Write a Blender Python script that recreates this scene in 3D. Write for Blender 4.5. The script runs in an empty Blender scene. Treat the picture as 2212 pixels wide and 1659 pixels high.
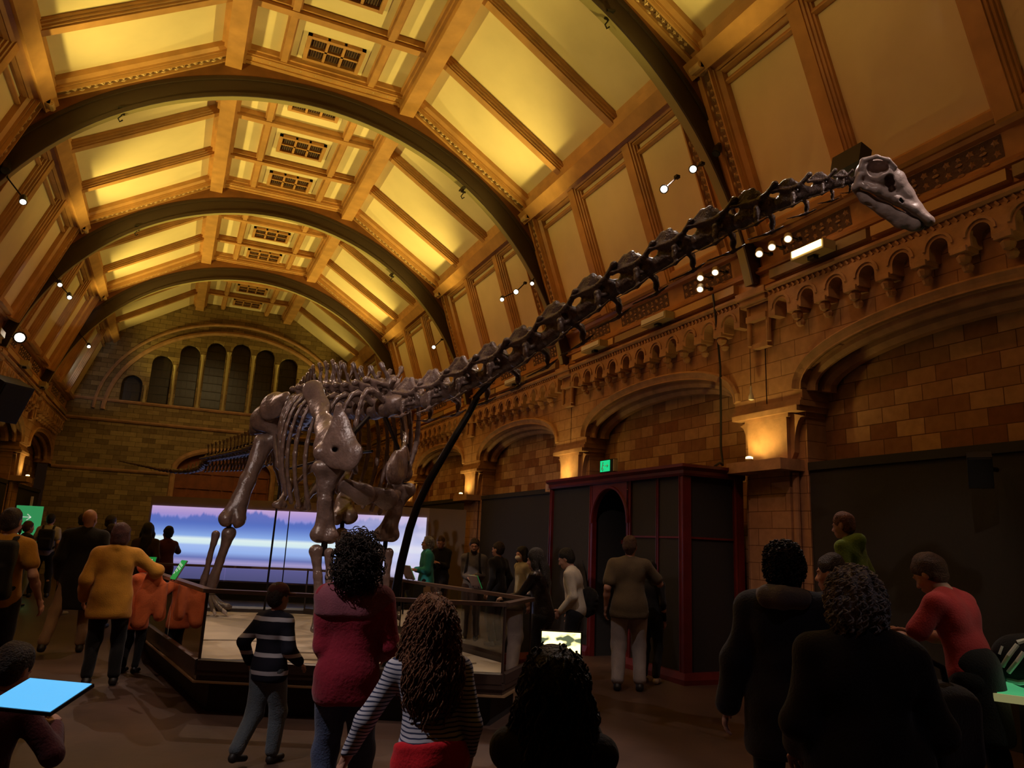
import bpy, math, random
import numpy as np
from mathutils import Vector, Matrix, noise as mnoise
SC = bpy.context.scene
COL = SC.collection
random.seed(7)
PI = math.pi

# ---------------------------------------------------------------- camera
def camera_basis():
    f, vx, vy, s = 1600.0, 365.0, 1143.0, 0.045
    Y = np.array([vx - 1106.0, vy - 829.5, f]); Y /= np.linalg.norm(Y)
    n = np.cross(Y, np.array([1, s, 0.0])); n /= np.linalg.norm(n)
    if n[1] > 0: n = -n
    X = np.cross(Y, n)
    return np.array([X, Y, n])
CR = camera_basis()
cd = bpy.data.cameras.new('camera'); cam = bpy.data.objects.new('camera', cd); COL.objects.link(cam)
cd.sensor_width = 36.0; cd.lens = 36.0 * 1600 / 2212; cd.clip_start = 0.05; cd.clip_end = 200
rt, up, bk = CR[:, 0], -CR[:, 1], -CR[:, 2]
cam.matrix_world = Matrix(((rt[0], up[0], bk[0], 0), (rt[1], up[1], bk[1], 0), (rt[2], up[2], bk[2], 1.63), (0, 0, 0, 1)))
SC.camera = cam

# ---------------------------------------------------------------- world, view, large lights
SC.view_settings.view_transform = 'Standard'; SC.view_settings.look = 'None'
SC.view_settings.gamma = 1.0; SC.view_settings.use_curve_mapping = False
SC.view_settings.exposure = 0.0
SC.cycles.max_bounces = 5; SC.cycles.diffuse_bounces = 3; SC.cycles.glossy_bounces = 2; SC.cycles.transparent_max_bounces = 10
SC.cycles.adaptive_threshold = 0.03
SC.cycles.caustics_reflective = False; SC.cycles.caustics_refractive = False
wd = bpy.data.worlds.new('night'); SC.world = wd; wd.use_nodes = True
bgn = wd.node_tree.nodes['Background']; bgn.inputs[0].default_value = (0.55, 0.25, 0.12, 1); bgn.inputs[1].default_value = 0.012

X0 = 1.6            # hall axis
BAY = 5.45
RIBY = [7.53 + BAY * k for k in range(-2, 4)]
YEND = 29.33
def look_rot(d):
    return Vector(d).to_track_quat('-Z', 'Y').to_euler()
def spot(loc, tgt, power, size_deg, blend, color, radius=0.06, name='hall_spot_or_fill'):
    l = bpy.data.lights.new(name, 'SPOT'); l.energy = power; l.spot_size = math.radians(size_deg); l.spot_blend = blend
    l.color = color; l.shadow_soft_size = radius
    o = bpy.data.objects.new(name, l); COL.objects.link(o); o.location = loc
    o.rotation_euler = look_rot(Vector(tgt) - Vector(loc)); return o
def area(loc, tgt, power, sx, sy, color, name='hall_area_light', spread=180):
    l = bpy.data.lights.new(name, 'AREA'); l.energy = power; l.shape = 'RECTANGLE'; l.size = sx; l.size_y = sy
    l.color = color; l.spread = math.radians(spread)
    o = bpy.data.objects.new(name, l); COL.objects.link(o); o.location = loc
    o.rotation_euler = look_rot(Vector(tgt) - Vector(loc)); return o
YEL = (1.0, 0.755, 0.17); WARM = (1.0, 0.50, 0.20); ORA = (1.0, 0.36, 0.10); PINK = (1.0, 0.66, 0.50)
# uplights on the cornice, both sides of every bay, thrown at the upper vault
for i, yr in enumerate(RIBY[1:] + [YEND]):
    p = [60, 500, 860, 1080, 1100, 300][i]
    for s in (-1, 1):
        spot((X0 + s * 4.75, yr - 1.15, 5.95), (X0 + s * 0.4, yr - 1.7, 9.9), p, 80, 0.75, YEL, 0.15, 'cornice_uplight')
# sconces on the pier ledges
for k in range(-1, 4):
    yp = 7.53 + BAY * k
    for s in (-1, 1):
        spot((X0 + s * 5.12, yp + 0.12, 2.90), (X0 + s * 5.42, yp + 0.06, 3.6), 26 if s > 0 else 20, 150, 0.8, (1, 0.66, 0.16), 0.03, 'pier_uplight')
# warm wash on the right and left walls from the rib spotlights
for k in range(0, 4):
    yp = 7.53 + BAY * k
    spot((X0 + 1.0, yp - 0.2, 9.0), (7.3, yp - 0.3, 3.8), [95, 90, 85, 85][k], 70, 1.0, ORA, 0.2)
    spot((X0 + 1.0, yp - 2.9, 9.0), (7.0, yp - 2.6, 5.4), [45, 60, 60, 60][k], 75, 1.0, ORA, 0.2)
    spot((X0 - 1.0, yp - 0.5, 9.0), (-4.0, yp - 0.8, 4.8), 60, 75, 1.0, ORA, 0.2)
# skeleton key lights, with an added skull fill
NEU = (1.0, 0.80, 0.72)
spot((-2.6, 5.2, 6.6), (1.7, 9.9, 2.6), 860, 42, 0.5, NEU, 0.035)
spot((0.2, 0.4, 7.4), (3.95, 3.2, 4.0), 300, 13, 0.6, NEU, 0.035)  # unseen soft fill added for the side of the skull
spot((5.3, 0.2, 8.2), (4.0, 3.15, 4.05), 1100, 16, 0.6, NEU, 0.035)
spot((1.2, 4.0, 9.2), (3.2, 6.2, 3.7), 340, 40, 0.6, NEU, 0.035)
spot((6.0, 12.9, 7.3), (2.3, 8.8, 3.0), 300, 44, 0.6, NEU, 0.035)
spot((-2.2, 17.0, 6.9), (1.2, 12.0, 2.6), 300, 46, 0.6, PINK, 0.035)
spot((5.6, 7.2, 7.0), (1.8, 9.0, 0.4), 330, 40, 0.5, PINK, 0.035)
spot((1.6, 5.2, 9.2), (1.7, 8.9, 0.4), 520, 34, 0.6, NEU, 0.035)
spot((1.6, 14.0, 9.0), (1.5, 10.4, 0.4), 560, 46, 0.6, PINK, 0.035)
spot((5.4, 7.4, 8.0), (3.6, 4.6, 4.1), 380, 36, 0.6, NEU, 0.035)
# wall accents, plus an added fill for one visitor
for k in range(0, 3):
    yb_ = 7.53 + BAY * k - 2.7
    spot((X0 - 1.5, yb_, 6.6), (6.5, yb_ - .3, 7.1), [60, 70, 60][k], 62, 1.0, (1.0, 0.40, 0.17), 0.1)
spot((1.6, -.6, 6.6), (2.45, 2.15, 1.55), 36, 24, 0.8, (.85, .78, 1.0), 0.05)  # unseen lamp added to lighten the grey-haired visitor's hair
spot((3.6, 4.4, 6.4), (7.0, 7.5, 1.7), 120, 24, 0.8, (1, .55, .40), 0.05)
spot((4.6, 4.9, 7.6), (7.0, 6.5, 4.5), 42, 26, 0.8, (1, .66, .36), 0.05)
COOL = (0.72, 0.86, 1.0)
spot((-2.75, 17.9, 5.55), (-3.15, 22.4, 7.3), 55, 13, 0.5, COOL, 0.03)
spot((-2.75, 23.4, 5.60), (-3.1, 27.3, 7.3), 45, 15, 0.5, COOL, 0.03)
spot((4.4, 1.2, 7.2), (6.45, 4.05, 7.15), 14, 9, 1.0, (1, .85, .7), 0.05)
# visitors in the foreground
spot((-3.0, 3.4, 7.4), (0.85, 4.35, 1.1), 820, 27, 0.6, (1.0, 0.88, 0.86), 0.06)
spot((5.4, 2.2, 7.4), (4.5, 3.3, 1.4), 85, 30, 0.6, (1.0, 0.62, 0.5), 0.05)
spot((-2.0, 5.0, 8.0), (-0.6, 9.4, 1.2), 210, 28, 0.6, (1, .70, .48), 0.05)
spot((5.2, 6.8, 7.4), (4.9, 9.2, 1.0), 60, 34, 0.6, (1, .74, .6), 0.05)
spot((3.0, 7.6, 8.2), (4.8, 12.8, 1.3), 150, 26, 0.6, (1, .78, .66), 0.05)
# end wall wash and floor pools
spot((1.0, 22.5, 8.6), (0.2, 29.3, 3.8), 230, 66, 0.9, (1, 0.72, 0.30), 0.2)
spot((-3.3, 26.0, 6.3), (-2.9, 29.3, 7.0), 22, 60, 0.8, (0.75, 0.85, 1.0), 0.1)
spot((-2.6, 12.9, 7.0), (-0.6, 7.6, 0.0), 190, 40, 0.4, PINK, 0.04)
spot((6.3, 3.0, 7.2), (4.3, 6.4, 0.0), 40, 60, 0.5, PINK, 0.04)

# ================================================================ helpers
def tag(o, label=None, cat=None, group=None, kind=None):
    if label: o['label'] = label
    if cat: o['category'] = cat
    if group: o['group'] = group
    if kind: o['kind'] = kind
    return o
def empty(name, loc=(0, 0, 0), rz=0.0, parent=None):
    o = bpy.data.objects.new(name, None); COL.objects.link(o); o.location = loc; o.rotation_euler = (0, 0, rz)
    o.empty_display_size = 0.2
    if parent: o.parent = parent
    return o
def link_mesh(name, verts, faces, mat, parent=None, smooth=False, loc=None):
    me = bpy.data.meshes.new(name)
    me.from_pydata([tuple(map(float, v)) for v in verts], [], [tuple(int(i) for i in f) for f in faces]); me.update()
    mats = mat if isinstance(mat, (list, tuple)) else [mat]
    for m in mats: me.materials.append(m)
    o = bpy.data.objects.new(name, me); COL.objects.link(o)
    if smooth: me.polygons.foreach_set('use_smooth', [True] * len(me.polygons))
    if parent: o.parent = parent
    if loc is not None: o.location = loc
    return o
def wparent(o, parent):
    """parent while the mesh data is in world space"""
    o.parent = parent; o.matrix_parent_inverse = Matrix.Translation(parent.location).inverted() if parent.rotation_euler.z == 0 else (Matrix.Translation(parent.location) @ Matrix.Rotation(parent.rotation_euler.z, 4, 'Z')).inverted()
    return o
def copy_tree(o, parent=None):
    c = o.copy(); COL.objects.link(c); c.parent = parent
    for ch in list(o.children): copy_tree(ch, c)
    return c

class MB:
    """collects shapes, then links them as ONE mesh object"""
    def __init__(s): s.v = []; s.f = []; s.mi = []
    def add(s, vs, fs, m=0):
        n = len(s.v); s.v += [tuple(float(c) for c in v) for v in vs]; s.f += [tuple(i + n for i in f) for f in fs]; s.mi += [m] * len(fs)
    def box(s, x0, x1, y0, y1, z0, z1, m=0):
        v = [(x, y, z) for x in (x0, x1) for y in (y0, y1) for z in (z0, z1)]
        s.add(v, [(0, 1, 3, 2), (4, 6, 7, 5), (0, 4, 5, 1), (2, 3, 7, 6), (0, 2, 6, 4), (1, 5, 7, 3)], m)
    def obox(s, c, ax, ay, az, m=0):
        c = np.array(c, float); ax, ay, az = (np.array(a, float) for a in (ax, ay, az))
        v = [c + i * ax + j * ay + k * az for i in (-1, 1) for j in (-1, 1) for k in (-1, 1)]
        s.add(v, [(0, 1, 3, 2), (4, 6, 7, 5), (0, 4, 5, 1), (2, 3, 7, 6), (0, 2, 6, 4), (1, 5, 7, 3)], m)
    def sweep(s, P, Q, U, N, prof, m=0):
        """extrude the closed profile [(u, n)...] from P to Q"""
        P, Q, U, N = (np.array(a, float) for a in (P, Q, U, N)); n = len(prof)
        v = [P + U * a + N * b for a, b in prof] + [Q + U * a + N * b for a, b in prof]
        f = [(i, (i + 1) % n, n + (i + 1) % n, n + i) for i in range(n)] + [tuple(range(n))[::-1], tuple(range(n, 2 * n))]
        s.add(v, f, m)
    def path(s, pts, Us, Ns, prof, m=0, closed=False):
        k = len(prof); v = []
        for P, U, N in zip(pts, Us, Ns):
            P, U, N = (np.array(a, float) for a in (P, U, N)); v += [P + U * a + N * b for a, b in prof]
        f = []; L = len(pts)
        for j in range(L - 1 + (1 if closed else 0)):
            a = j * k; b = ((j + 1) % L) * k
            f += [(a + i, a + (i + 1) % k, b + (i + 1) % k, b + i) for i in range(k)]
        if not closed: f += [tuple(range(k))[::-1], tuple(range((L - 1) * k, L * k))]
        s.add(v, f, m)
    def tube(s, pts, r, n=8, m=0):
        pts = [np.array(p, float) for p in pts]; L = len(pts)
        rs = r if isinstance(r, (list, tuple, np.ndarray)) else [r] * L
        Us = []; Ns = []; ref = np.array([0.13, 0.21, 0.97])
        for i in range(L):
            t = pts[min(i + 1, L - 1)] - pts[max(i - 1, 0)]; t = t / (np.linalg.norm(t) + 1e-9)
            if i == 0:
                if abs(t @ ref) > 0.9: ref = np.array([0.97, 0.2, 0.1])
                u = np.cross(t, ref)
            else: u = Us[-1] - t * (Us[-1] @ t)
            u /= np.linalg.norm(u) + 1e-9; Us.append(u); Ns.append(np.cross(t, u))
        v = []; f = []
        for P, U, N, rr in zip(pts, Us, Ns, rs):
            v += [P + rr * (math.cos(2 * PI * i / n) * U + math.sin(2 * PI * i / n) * N) for i in range(n)]
        for j in range(L - 1):
            f += [(j * n + i, j * n + (i + 1) % n, (j + 1) * n + (i + 1) % n, (j + 1) * n + i) for i in range(n)]
        f += [tuple(range(n))[::-1], tuple(range((L - 1) * n, L * n))]
        s.add(v, f, m)
    def lathe(s, C, axis, prof, n=16, m=0):
        """prof = [(t, r)] along axis from C"""
        C = np.array(C, float); a = np.array(axis, float); a /= np.linalg.norm(a)
        s.tube([C + a * t for t, r in prof], [max(r, 1e-4) for t, r in prof], n, m)
    def blob(s, c, r, n=6, m=0, sq=(1, 1, 1)):
        v = [(c[0], c[1], c[2] + r * sq[2])]; f = []
        rows = max(3, n // 2)
        for j in range(1, rows):
            th = PI * j / rows
            for i in range(n):
                ph = 2 * PI * i / n
                v.append((c[0] + r * sq[0] * math.sin(th) * math.cos(ph), c[1] + r * sq[1] * math.sin(th) * math.sin(ph), c[2] + r * sq[2] * math.cos(th)))
        v.append((c[0], c[1], c[2] - r * sq[2])); last = len(v) - 1
        f += [(0, 1 + i, 1 + (i + 1) % n) for i in range(n)]
        for j in range(rows - 2):
            a = 1 + j * n; f += [(a + i, a + n + i, a + n + (i + 1) % n, a + (i + 1) % n) for i in range(n)]
        a = 1 + (rows - 2) * n; f += [(a + i, last, a + (i + 1) % n) for i in range(n)]
        s.add(v, f, m)
    def build(s, name, mat, parent=None, smooth=False, origin=None):
        vs = s.v; 
        if origin is not None: vs = [(x - origin[0], y - origin[1], z - origin[2]) for x, y, z in s.v]
        o = link_mesh(name, vs, s.f, mat, None, smooth)
        if isinstance(mat, (list, tuple)): o.data.polygons.foreach_set('material_index', s.mi)
        if origin is not None: o.location = origin
        if parent is not None:
            if origin is None: wparent(o, parent)
            else:
                o.parent = parent; o.location = Vector(origin) - parent.location
        return o

# ---------------------------------------------------------------- signed-distance modelling + surface nets
class SDF:
    def __init__(s, h, k=0.03): s.h = h; s.k = k; s.p = []
    def cap(s, a, b, ra, rb=None, k=None, sq=None, op='u'):
        a = np.array(a, float); b = np.array(b, float); rb = ra if rb is None else rb; r = max(ra, rb)
        s.p.append(('cap', np.minimum(a, b) - r, np.maximum(a, b) + r, (a, b, ra, rb, sq), s.k if k is None else k, op)); return s
    def chain(s, pts, rs, k=None, sq=None, op='u'):
        for i in range(len(pts) - 1): s.cap(pts[i], pts[i + 1], rs[i], rs[i + 1], k, sq, op)
        return s
    def ell(s, c, rad, R=None, k=None, op='u'):
        c = np.array(c, float); rad = np.array(rad, float); R = np.eye(3) if R is None else np.array(R, float); m = rad.max()
        if R is not None and np.allclose(R, np.eye(3)): lo, hi = c - rad, c + rad
        else: lo, hi = c - m, c + m
        s.p.append(('ell', lo, hi, (c, rad, R), s.k if k is None else k, op)); return s
    def box(s, c, half, R=None, rnd=0.01, k=None, op='u'):
        c = np.array(c, float); half = np.array(half, float); R = np.eye(3) if R is None else np.array(R, float); m = np.linalg.norm(half)
        s.p.append(('box', c - m, c + m, (c, half, R, rnd), s.k if k is None else k, op)); return s
    def field(s):
        lo = np.min([p[1] for p in s.p if p[5] == 'u'], 0); hi = np.max([p[2] for p in s.p if p[5] == 'u'], 0)
        h = s.h; lo = lo - 3 * h; n = np.ceil((hi + 3 * h - lo) / h).astype(int) + 1
        V = np.full(n, 10.0, np.float32)
        for kind, a0, b0, d, k, op in s.p:
            pad = k + 2 * h
            i0 = np.maximum(np.floor((a0 - pad - lo) / h).astype(int), 0); i1 = np.minimum(np.ceil((b0 + pad - lo) / h).astype(int) + 1, n)
            if (i1 <= i0).any(): continue
            g = [lo[i] + h * np.arange(i0[i], i1[i]) for i in range(3)]
            if kind == 'cap':
                a, b, ra, rb, sq = d
                if sq is not None:
                    nrm, f = np.array(sq[0], float), sq[1]; nrm /= np.linalg.norm(nrm)
                    X, Y, Z = np.meshgrid(g[0] - a[0], g[1] - a[1], g[2] - a[2], indexing='ij')
                    q = X * nrm[0] + Y * nrm[1] + Z * nrm[2]; q = q * (1 / f - 1)
                    X = X + q * nrm[0]; Y = Y + q * nrm[1]; Z = Z + q * nrm[2]
                    ab = b - a; ab = ab + nrm * (ab @ nrm) * (1 / f - 1)
                else:
                    f = 1.0
                    X, Y, Z = np.meshgrid(g[0] - a[0], g[1] - a[1], g[2] - a[2], indexing='ij'); ab = b - a
                L = ab @ ab + 1e-12
                t = np.clip((X * ab[0] + Y * ab[1] + Z * ab[2]) / L, 0, 1)
                D = np.sqrt((X - t * ab[0]) ** 2 + (Y - t * ab[1]) ** 2 + (Z - t * ab[2]) ** 2) - (ra + (rb - ra) * t)
                D = D * (1 if f == 1.0 else (0.4 + 0.6 * f))
            else:
                c, rad, R = d[0], d[1], d[2]
                X, Y, Z = np.meshgrid(g[0] - c[0], g[1] - c[1], g[2] - c[2], indexing='ij')
                x = X * R[0, 0] + Y * R[0, 1] + Z * R[0, 2]; y = X * R[1, 0] + Y * R[1, 1] + Z * R[1, 2]; z = X * R[2, 0] + Y * R[2, 1] + Z * R[2, 2]
                if kind == 'ell':
                    k0 = np.sqrt((x / rad[0]) ** 2 + (y / rad[1]) ** 2 + (z / rad[2]) ** 2)
                    k1 = np.sqrt((x / rad[0] ** 2) ** 2 + (y / rad[1] ** 2) ** 2 + (z / rad[2] ** 2) ** 2) + 1e-9
                    D = k0 * (k0 - 1) / k1
                    D = np.where(k0 < 1e-4, -rad.min(), D)
                else:
                    rn = d[3]
                    qx, qy, qz = np.abs(x) - rad[0] + rn, np.abs(y) - rad[1] + rn, np.abs(z) - rad[2] + rn
                    D = np.sqrt(np.maximum(qx, 0) ** 2 + np.maximum(qy, 0) ** 2 + np.maximum(qz, 0) ** 2) + np.minimum(np.maximum(qx, np.maximum(qy, qz)), 0) - rn
            sl = tuple(slice(i0[i], i1[i]) for i in range(3)); A = V[sl]
            if op == 'u':
                hh = np.maximum(k - np.abs(A - D), 0) / k; V[sl] = np.minimum(A, D) - hh * hh * k * 0.25
            elif op == 's':
                hh = np.maximum(k - np.abs(A + D), 0) / k; V[sl] = np.maximum(A, -D) + hh * hh * k * 0.25
        return V, lo
    def mesh(s):
        V, lo = s.field(); h = s.h; n = np.array(V.shape)
        ins = V < 0
        c = np.zeros(n - 1, np.int8)
        for i in (0, 1):
            for j in (0, 1):
                for k in (0, 1): c += ins[i:n[0] - 1 + i, j:n[1] - 1 + j, k:n[2] - 1 + k]
        act = (c > 0) & (c < 8); idx = np.argwhere(act)
        if len(idx) == 0: return np.zeros((0, 3)), []
        I = -np.ones(n - 1, np.int64); I[act] = np.arange(len(idx))
        acc = np.zeros((len(idx), 3)); cnt = np.zeros(len(idx))
        cor = [(i, j, k) for i in (0, 1) for j in (0, 1) for k in (0, 1)]
        val = {q: V[idx[:, 0] + q[0], idx[:, 1] + q[1], idx[:, 2] + q[2]] for q in cor}
        for q in cor:
            for ax in range(3):
                if q[ax] == 0:
                    r = list(q); r[ax] = 1; r = tuple(r); a, b = val[q], val[r]; m = (a < 0) != (b < 0)
                    t = np.where(m, a / (a - b + 1e-12), 0); P = np.tile(np.array(q, float), (len(idx), 1)); P[:, ax] += t
                    acc[m] += P[m]; cnt[m] += 1
        P = lo + h * (idx + acc / cnt[:, None])
        F = []
        for ax in range(3):
            u, v = (ax + 1) % 3, (ax + 2) % 3
            a = ins[tuple(slice(0, n[i] - 1) if i == ax else slice(1, n[i] - 1) for i in range(3))]
            b = ins[tuple(slice(1, n[i]) if i == ax else slice(1, n[i] - 1) for i in range(3))]
            for sgn in (0, 1):
                m = np.argwhere((a & ~b) if sgn == 0 else (~a & b))
                if len(m) == 0: continue
                base = m.copy(); base[:, u] += 1; base[:, v] += 1
                def cell(du, dv):
                    q = base.copy(); q[:, u] += du; q[:, v] += dv; return I[q[:, 0], q[:, 1], q[:, 2]]
                quad = np.stack([cell(-1, -1), cell(0, -1), cell(0, 0), cell(-1, 0)], 1)
                if sgn == 1: quad = quad[:, ::-1]
                F.append(quad)
        F = np.concatenate(F)
        return P, F
def relax(P, F, it=1, lam=0.5):
    F = np.asarray(F)
    for _ in range(it):
        S = np.zeros_like(P); C = np.zeros(len(P))
        for a, b in ((0, 1), (1, 2), (2, 3), (3, 0)):
            np.add.at(S, F[:, a], P[F[:, b]]); np.add.at(S, F[:, b], P[F[:, a]]); np.add.at(C, F[:, a], 1); np.add.at(C, F[:, b], 1)
        P = P + lam * (S / np.maximum(C, 1)[:, None] - P)
    return P
def normals(P, F):
    F = np.asarray(F); d1 = P[F[:, 2]] - P[F[:, 0]]; d2 = P[F[:, 3]] - P[F[:, 1]]; N = np.cross(d1, d2)
    V = np.zeros_like(P)
    for i in range(4): np.add.at(V, F[:, i], N)
    return V / (np.linalg.norm(V, axis=1)[:, None] + 1e-12)
def wobble(P, seed, freq, n=5):
    rs = np.random.RandomState(seed); w = np.zeros(len(P))
    for i in range(n):
        d = rs.normal(size=3); d /= np.linalg.norm(d); q = P + 0.25 / freq * np.sin(P[:, [1, 2, 0]] * freq * 1.7 + rs.rand() * 6)
        w += np.sin(q @ d * freq * (0.7 + 0.9 * rs.rand()) + rs.rand() * 6.28)
    return w / n ** 0.5
def fast_mesh(name, P, F, mat, smooth=True):
    me = bpy.data.meshes.new(name); P = np.asarray(P, np.float32); F = np.asarray(F, np.int32)
    me.vertices.add(len(P)); me.vertices.foreach_set('co', P.ravel())
    me.loops.add(F.size); me.loops.foreach_set('vertex_index', F.ravel())
    me.polygons.add(len(F)); me.polygons.foreach_set('loop_start', np.arange(0, F.size, 4, dtype=np.int32)); me.polygons.foreach_set('loop_total', np.full(len(F), 4, np.int32))
    me.update(calc_edges=True); me.validate()
    me.polygons.foreach_set('use_smooth', [smooth] * len(me.polygons))
    for m in (mat if isinstance(mat, (list, tuple)) else [mat]): me.materials.append(m)
    return me
def sobj(name, sdf, mat, parent=None, rough=0.0, freq=30, seed=1, it=1, origin=None):
    P, F = sdf.mesh()
    if it: P = relax(P, F, it)
    if rough: P = P + normals(P, F) * (wobble(P, seed, freq) * rough)[:, None]
    if origin is not None: P = P - np.array(origin)
    o = bpy.data.objects.new(name, fast_mesh(name, P, F, mat)); COL.objects.link(o)
    if parent is not None:
        if origin is None: wparent(o, parent)
        else: o.parent = parent; o.location = Vector(origin) - parent.location
    elif origin is not None: o.location = origin
    return o

# ---------------------------------------------------------------- materials
MATS = {}
def pmat(name, col, rough=0.6, metal=0.0, bump=0.0, bscale=20, var=0.0, vscale=4, emit=None, estr=1.0, spec=0.5, sheen=0.0, coords='Object'):
    if name in MATS: return MATS[name]
    m = bpy.data.materials.new(name); m.use_nodes = True; nt = m.node_tree; b = nt.nodes['Principled BSDF']
    b.inputs['Base Color'].default_value = (*col, 1); b.inputs['Roughness'].default_value = rough; b.inputs['Metallic'].default_value = metal
    b.inputs['Specular IOR Level'].default_value = spec
    if sheen: b.inputs['Sheen Weight'].default_value = sheen
    if emit: b.inputs['Emission Color'].default_value = (*emit, 1); b.inputs['Emission Strength'].default_value = estr
    if var or bump:
        tc = nt.nodes.new('ShaderNodeTexCoord')
    if var:
        nz = nt.nodes.new('ShaderNodeTexNoise'); nz.inputs['Scale'].default_value = vscale; nz.inputs['Detail'].default_value = 5
        nt.links.new(tc.outputs[coords], nz.inputs['Vector'])
        r = nt.nodes.new('ShaderNodeValToRGB'); r.color_ramp.elements[0].position = 0.3; r.color_ramp.elements[1].position = 0.72
        r.color_ramp.elements[0].color = (*[c * (1 - var) for c in col], 1); r.color_ramp.elements[1].color = (*[min(1, c * (1 + var)) for c in col], 1)
        nt.links.new(nz.outputs['Fac'], r.inputs['Fac']); nt.links.new(r.outputs['Color'], b.inputs['Base Color'])
    if bump:
        n2 = nt.nodes.new('ShaderNodeTexNoise'); n2.inputs['Scale'].default_value = bscale; n2.inputs['Detail'].default_value = 6
        nt.links.new(tc.outputs[coords], n2.inputs['Vector']); bp = nt.nodes.new('ShaderNodeBump'); bp.inputs['Strength'].default_value = bump; bp.inputs['Distance'].default_value = 0.02
        nt.links.new(n2.outputs['Fac'], bp.inputs['Height']); nt.links.new(bp.outputs['Normal'], b.inputs['Normal'])
    MATS[name] = m; return m
def brickmat(name, c1, c2, mortar, axes, bw=0.36, bh=0.19, bias=0.0, third=None):
    m = bpy.data.materials.new(name); m.use_nodes = True; nt = m.node_tree; b = nt.nodes['Principled BSDF']; L = nt.links.new
    b.inputs['Roughness'].default_value = 0.82; b.inputs['Specular IOR Level'].default_value = 0.25
    tc = nt.nodes.new('ShaderNodeTexCoord'); sp = nt.nodes.new('ShaderNodeSeparateXYZ'); cb = nt.nodes.new('ShaderNodeCombineXYZ')
    L(tc.outputs['Object'], sp.inputs[0]); L(sp.outputs[axes[0]], cb.inputs[0]); L(sp.outputs[axes[1]], cb.inputs[1])
    br = nt.nodes.new('ShaderNodeTexBrick'); L(cb.outputs[0], br.inputs['Vector'])
    br.inputs['Scale'].default_value = 1.0; br.inputs['Brick Width'].default_value = bw; br.inputs['Row Height'].default_value = bh
    br.inputs['Mortar Size'].default_value = 0.006; br.inputs['Mortar Smooth'].default_value = 0.3; br.inputs['Bias'].default_value = bias
    br.inputs['Color1'].default_value = (*c1, 1); br.inputs['Color2'].default_value = (*c2, 1); br.inputs['Mortar'].default_value = (*mortar, 1)
    nz = nt.nodes.new('ShaderNodeTexNoise'); nz.inputs['Scale'].default_value = 9; nz.inputs['Detail'].default_value = 8; L(tc.outputs['Object'], nz.inputs['Vector'])
    mx = nt.nodes.new('ShaderNodeMix'); mx.data_type = 'RGBA'; mx.blend_type = 'MULTIPLY'; mx.inputs['Factor'].default_value = 0.45
    rp = nt.nodes.new('ShaderNodeValToRGB'); rp.color_ramp.elements[0].position = 0.25; rp.color_ramp.elements[0].color = (.45, .42, .4, 1); rp.color_ramp.elements[1].position = 0.7
    L(nz.outputs['Fac'], rp.inputs['Fac']); L(br.outputs['Color'], mx.inputs[6]); L(rp.outputs['Color'], mx.inputs[7]); L(mx.outputs[2], b.inputs['Base Color'])
    bp = nt.nodes.new('ShaderNodeBump'); bp.inputs['Strength'].default_value = 0.5; bp.inputs['Distance'].default_value = 0.01; bp.invert = True
    ad = nt.nodes.new('ShaderNodeMath'); ad.operation = 'SUBTRACT'; L(br.outputs['Fac'], ad.inputs[0])
    ml = nt.nodes.new('ShaderNodeMath'); ml.operation = 'MULTIPLY'; ml.inputs[1].default_value = 0.35; L(nz.outputs['Fac'], ml.inputs[0]); L(ml.outputs[0], ad.inputs[1])
    L(ad.outputs[0], bp.inputs['Height']); L(bp.outputs['Normal'], b.inputs['Normal'])
    MATS[name] = m; return m
def glassmat(name, tint=(0.9, 0.95, 0.92), mixf=0.12):
    m = bpy.data.materials.new(name); m.use_nodes = True; nt = m.node_tree; nt.nodes.clear(); L = nt.links.new
    o = nt.nodes.new('ShaderNodeOutputMaterial'); t = nt.nodes.new('ShaderNodeBsdfTransparent'); t.inputs[0].default_value = (*tint, 1)
    g = nt.nodes.new('ShaderNodeBsdfGlossy'); g.inputs['Roughness'].default_value = 0.02; g.inputs['Color'].default_value = (.9, .9, .9, 1)
    fr = nt.nodes.new('ShaderNodeLayerWeight'); fr.inputs['Blend'].default_value = mixf
    mx = nt.nodes.new('ShaderNodeMixShader'); L(fr.outputs['Fresnel'], mx.inputs[0]); L(t.outputs[0], mx.inputs[1]); L(g.outputs[0], mx.inputs[2]); L(mx.outputs[0], o.inputs[0])
    return m
M_PANEL = pmat('cream_panel', (0.80, 0.66, 0.42), 0.75, var=0.06, vscale=1.5)
M_WOOD = pmat('golden_wood', (0.52, 0.27, 0.10), 0.45, bump=0.15, bscale=14, var=0.18, vscale=3)
M_WOODD = pmat('dark_wood', (0.24, 0.10, 0.035), 0.5, var=0.2, vscale=3)
M_CARVE = pmat('carved_gilt_wood', (0.58, 0.38, 0.19), 0.4, bump=0.6, bscale=40)
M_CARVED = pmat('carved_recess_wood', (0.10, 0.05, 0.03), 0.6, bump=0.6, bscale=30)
M_IRON = pmat('dark_iron', (0.045, 0.026, 0.016), 0.55)
M_SOFFIT = pmat('olive_soffit_paint', (0.34, 0.28, 0.13), 0.6)
M_BRICKX = brickmat('tan_block_wall', (0.58, 0.36, 0.20), (0.24, 0.095, 0.045), (0.15, 0.07, 0.035), (1, 2))
M_BRICKF = brickmat('grey_tan_block_wall', (0.42, 0.31, 0.15), (0.20, 0.14, 0.07), (0.10, 0.07, 0.035), (0, 2), 0.42, 0.17)
M_STONE = brickmat('buff_ashlar', (0.52, 0.30, 0.17), (0.44, 0.24, 0.13), (0.22, 0.11, 0.06), (1, 2), 0.5, 0.22)
M_STONEP = pmat('carved_buff_stone', (0.46, 0.26, 0.14), 0.75, bump=0.35, bscale=18, var=0.2, vscale=5)
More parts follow.
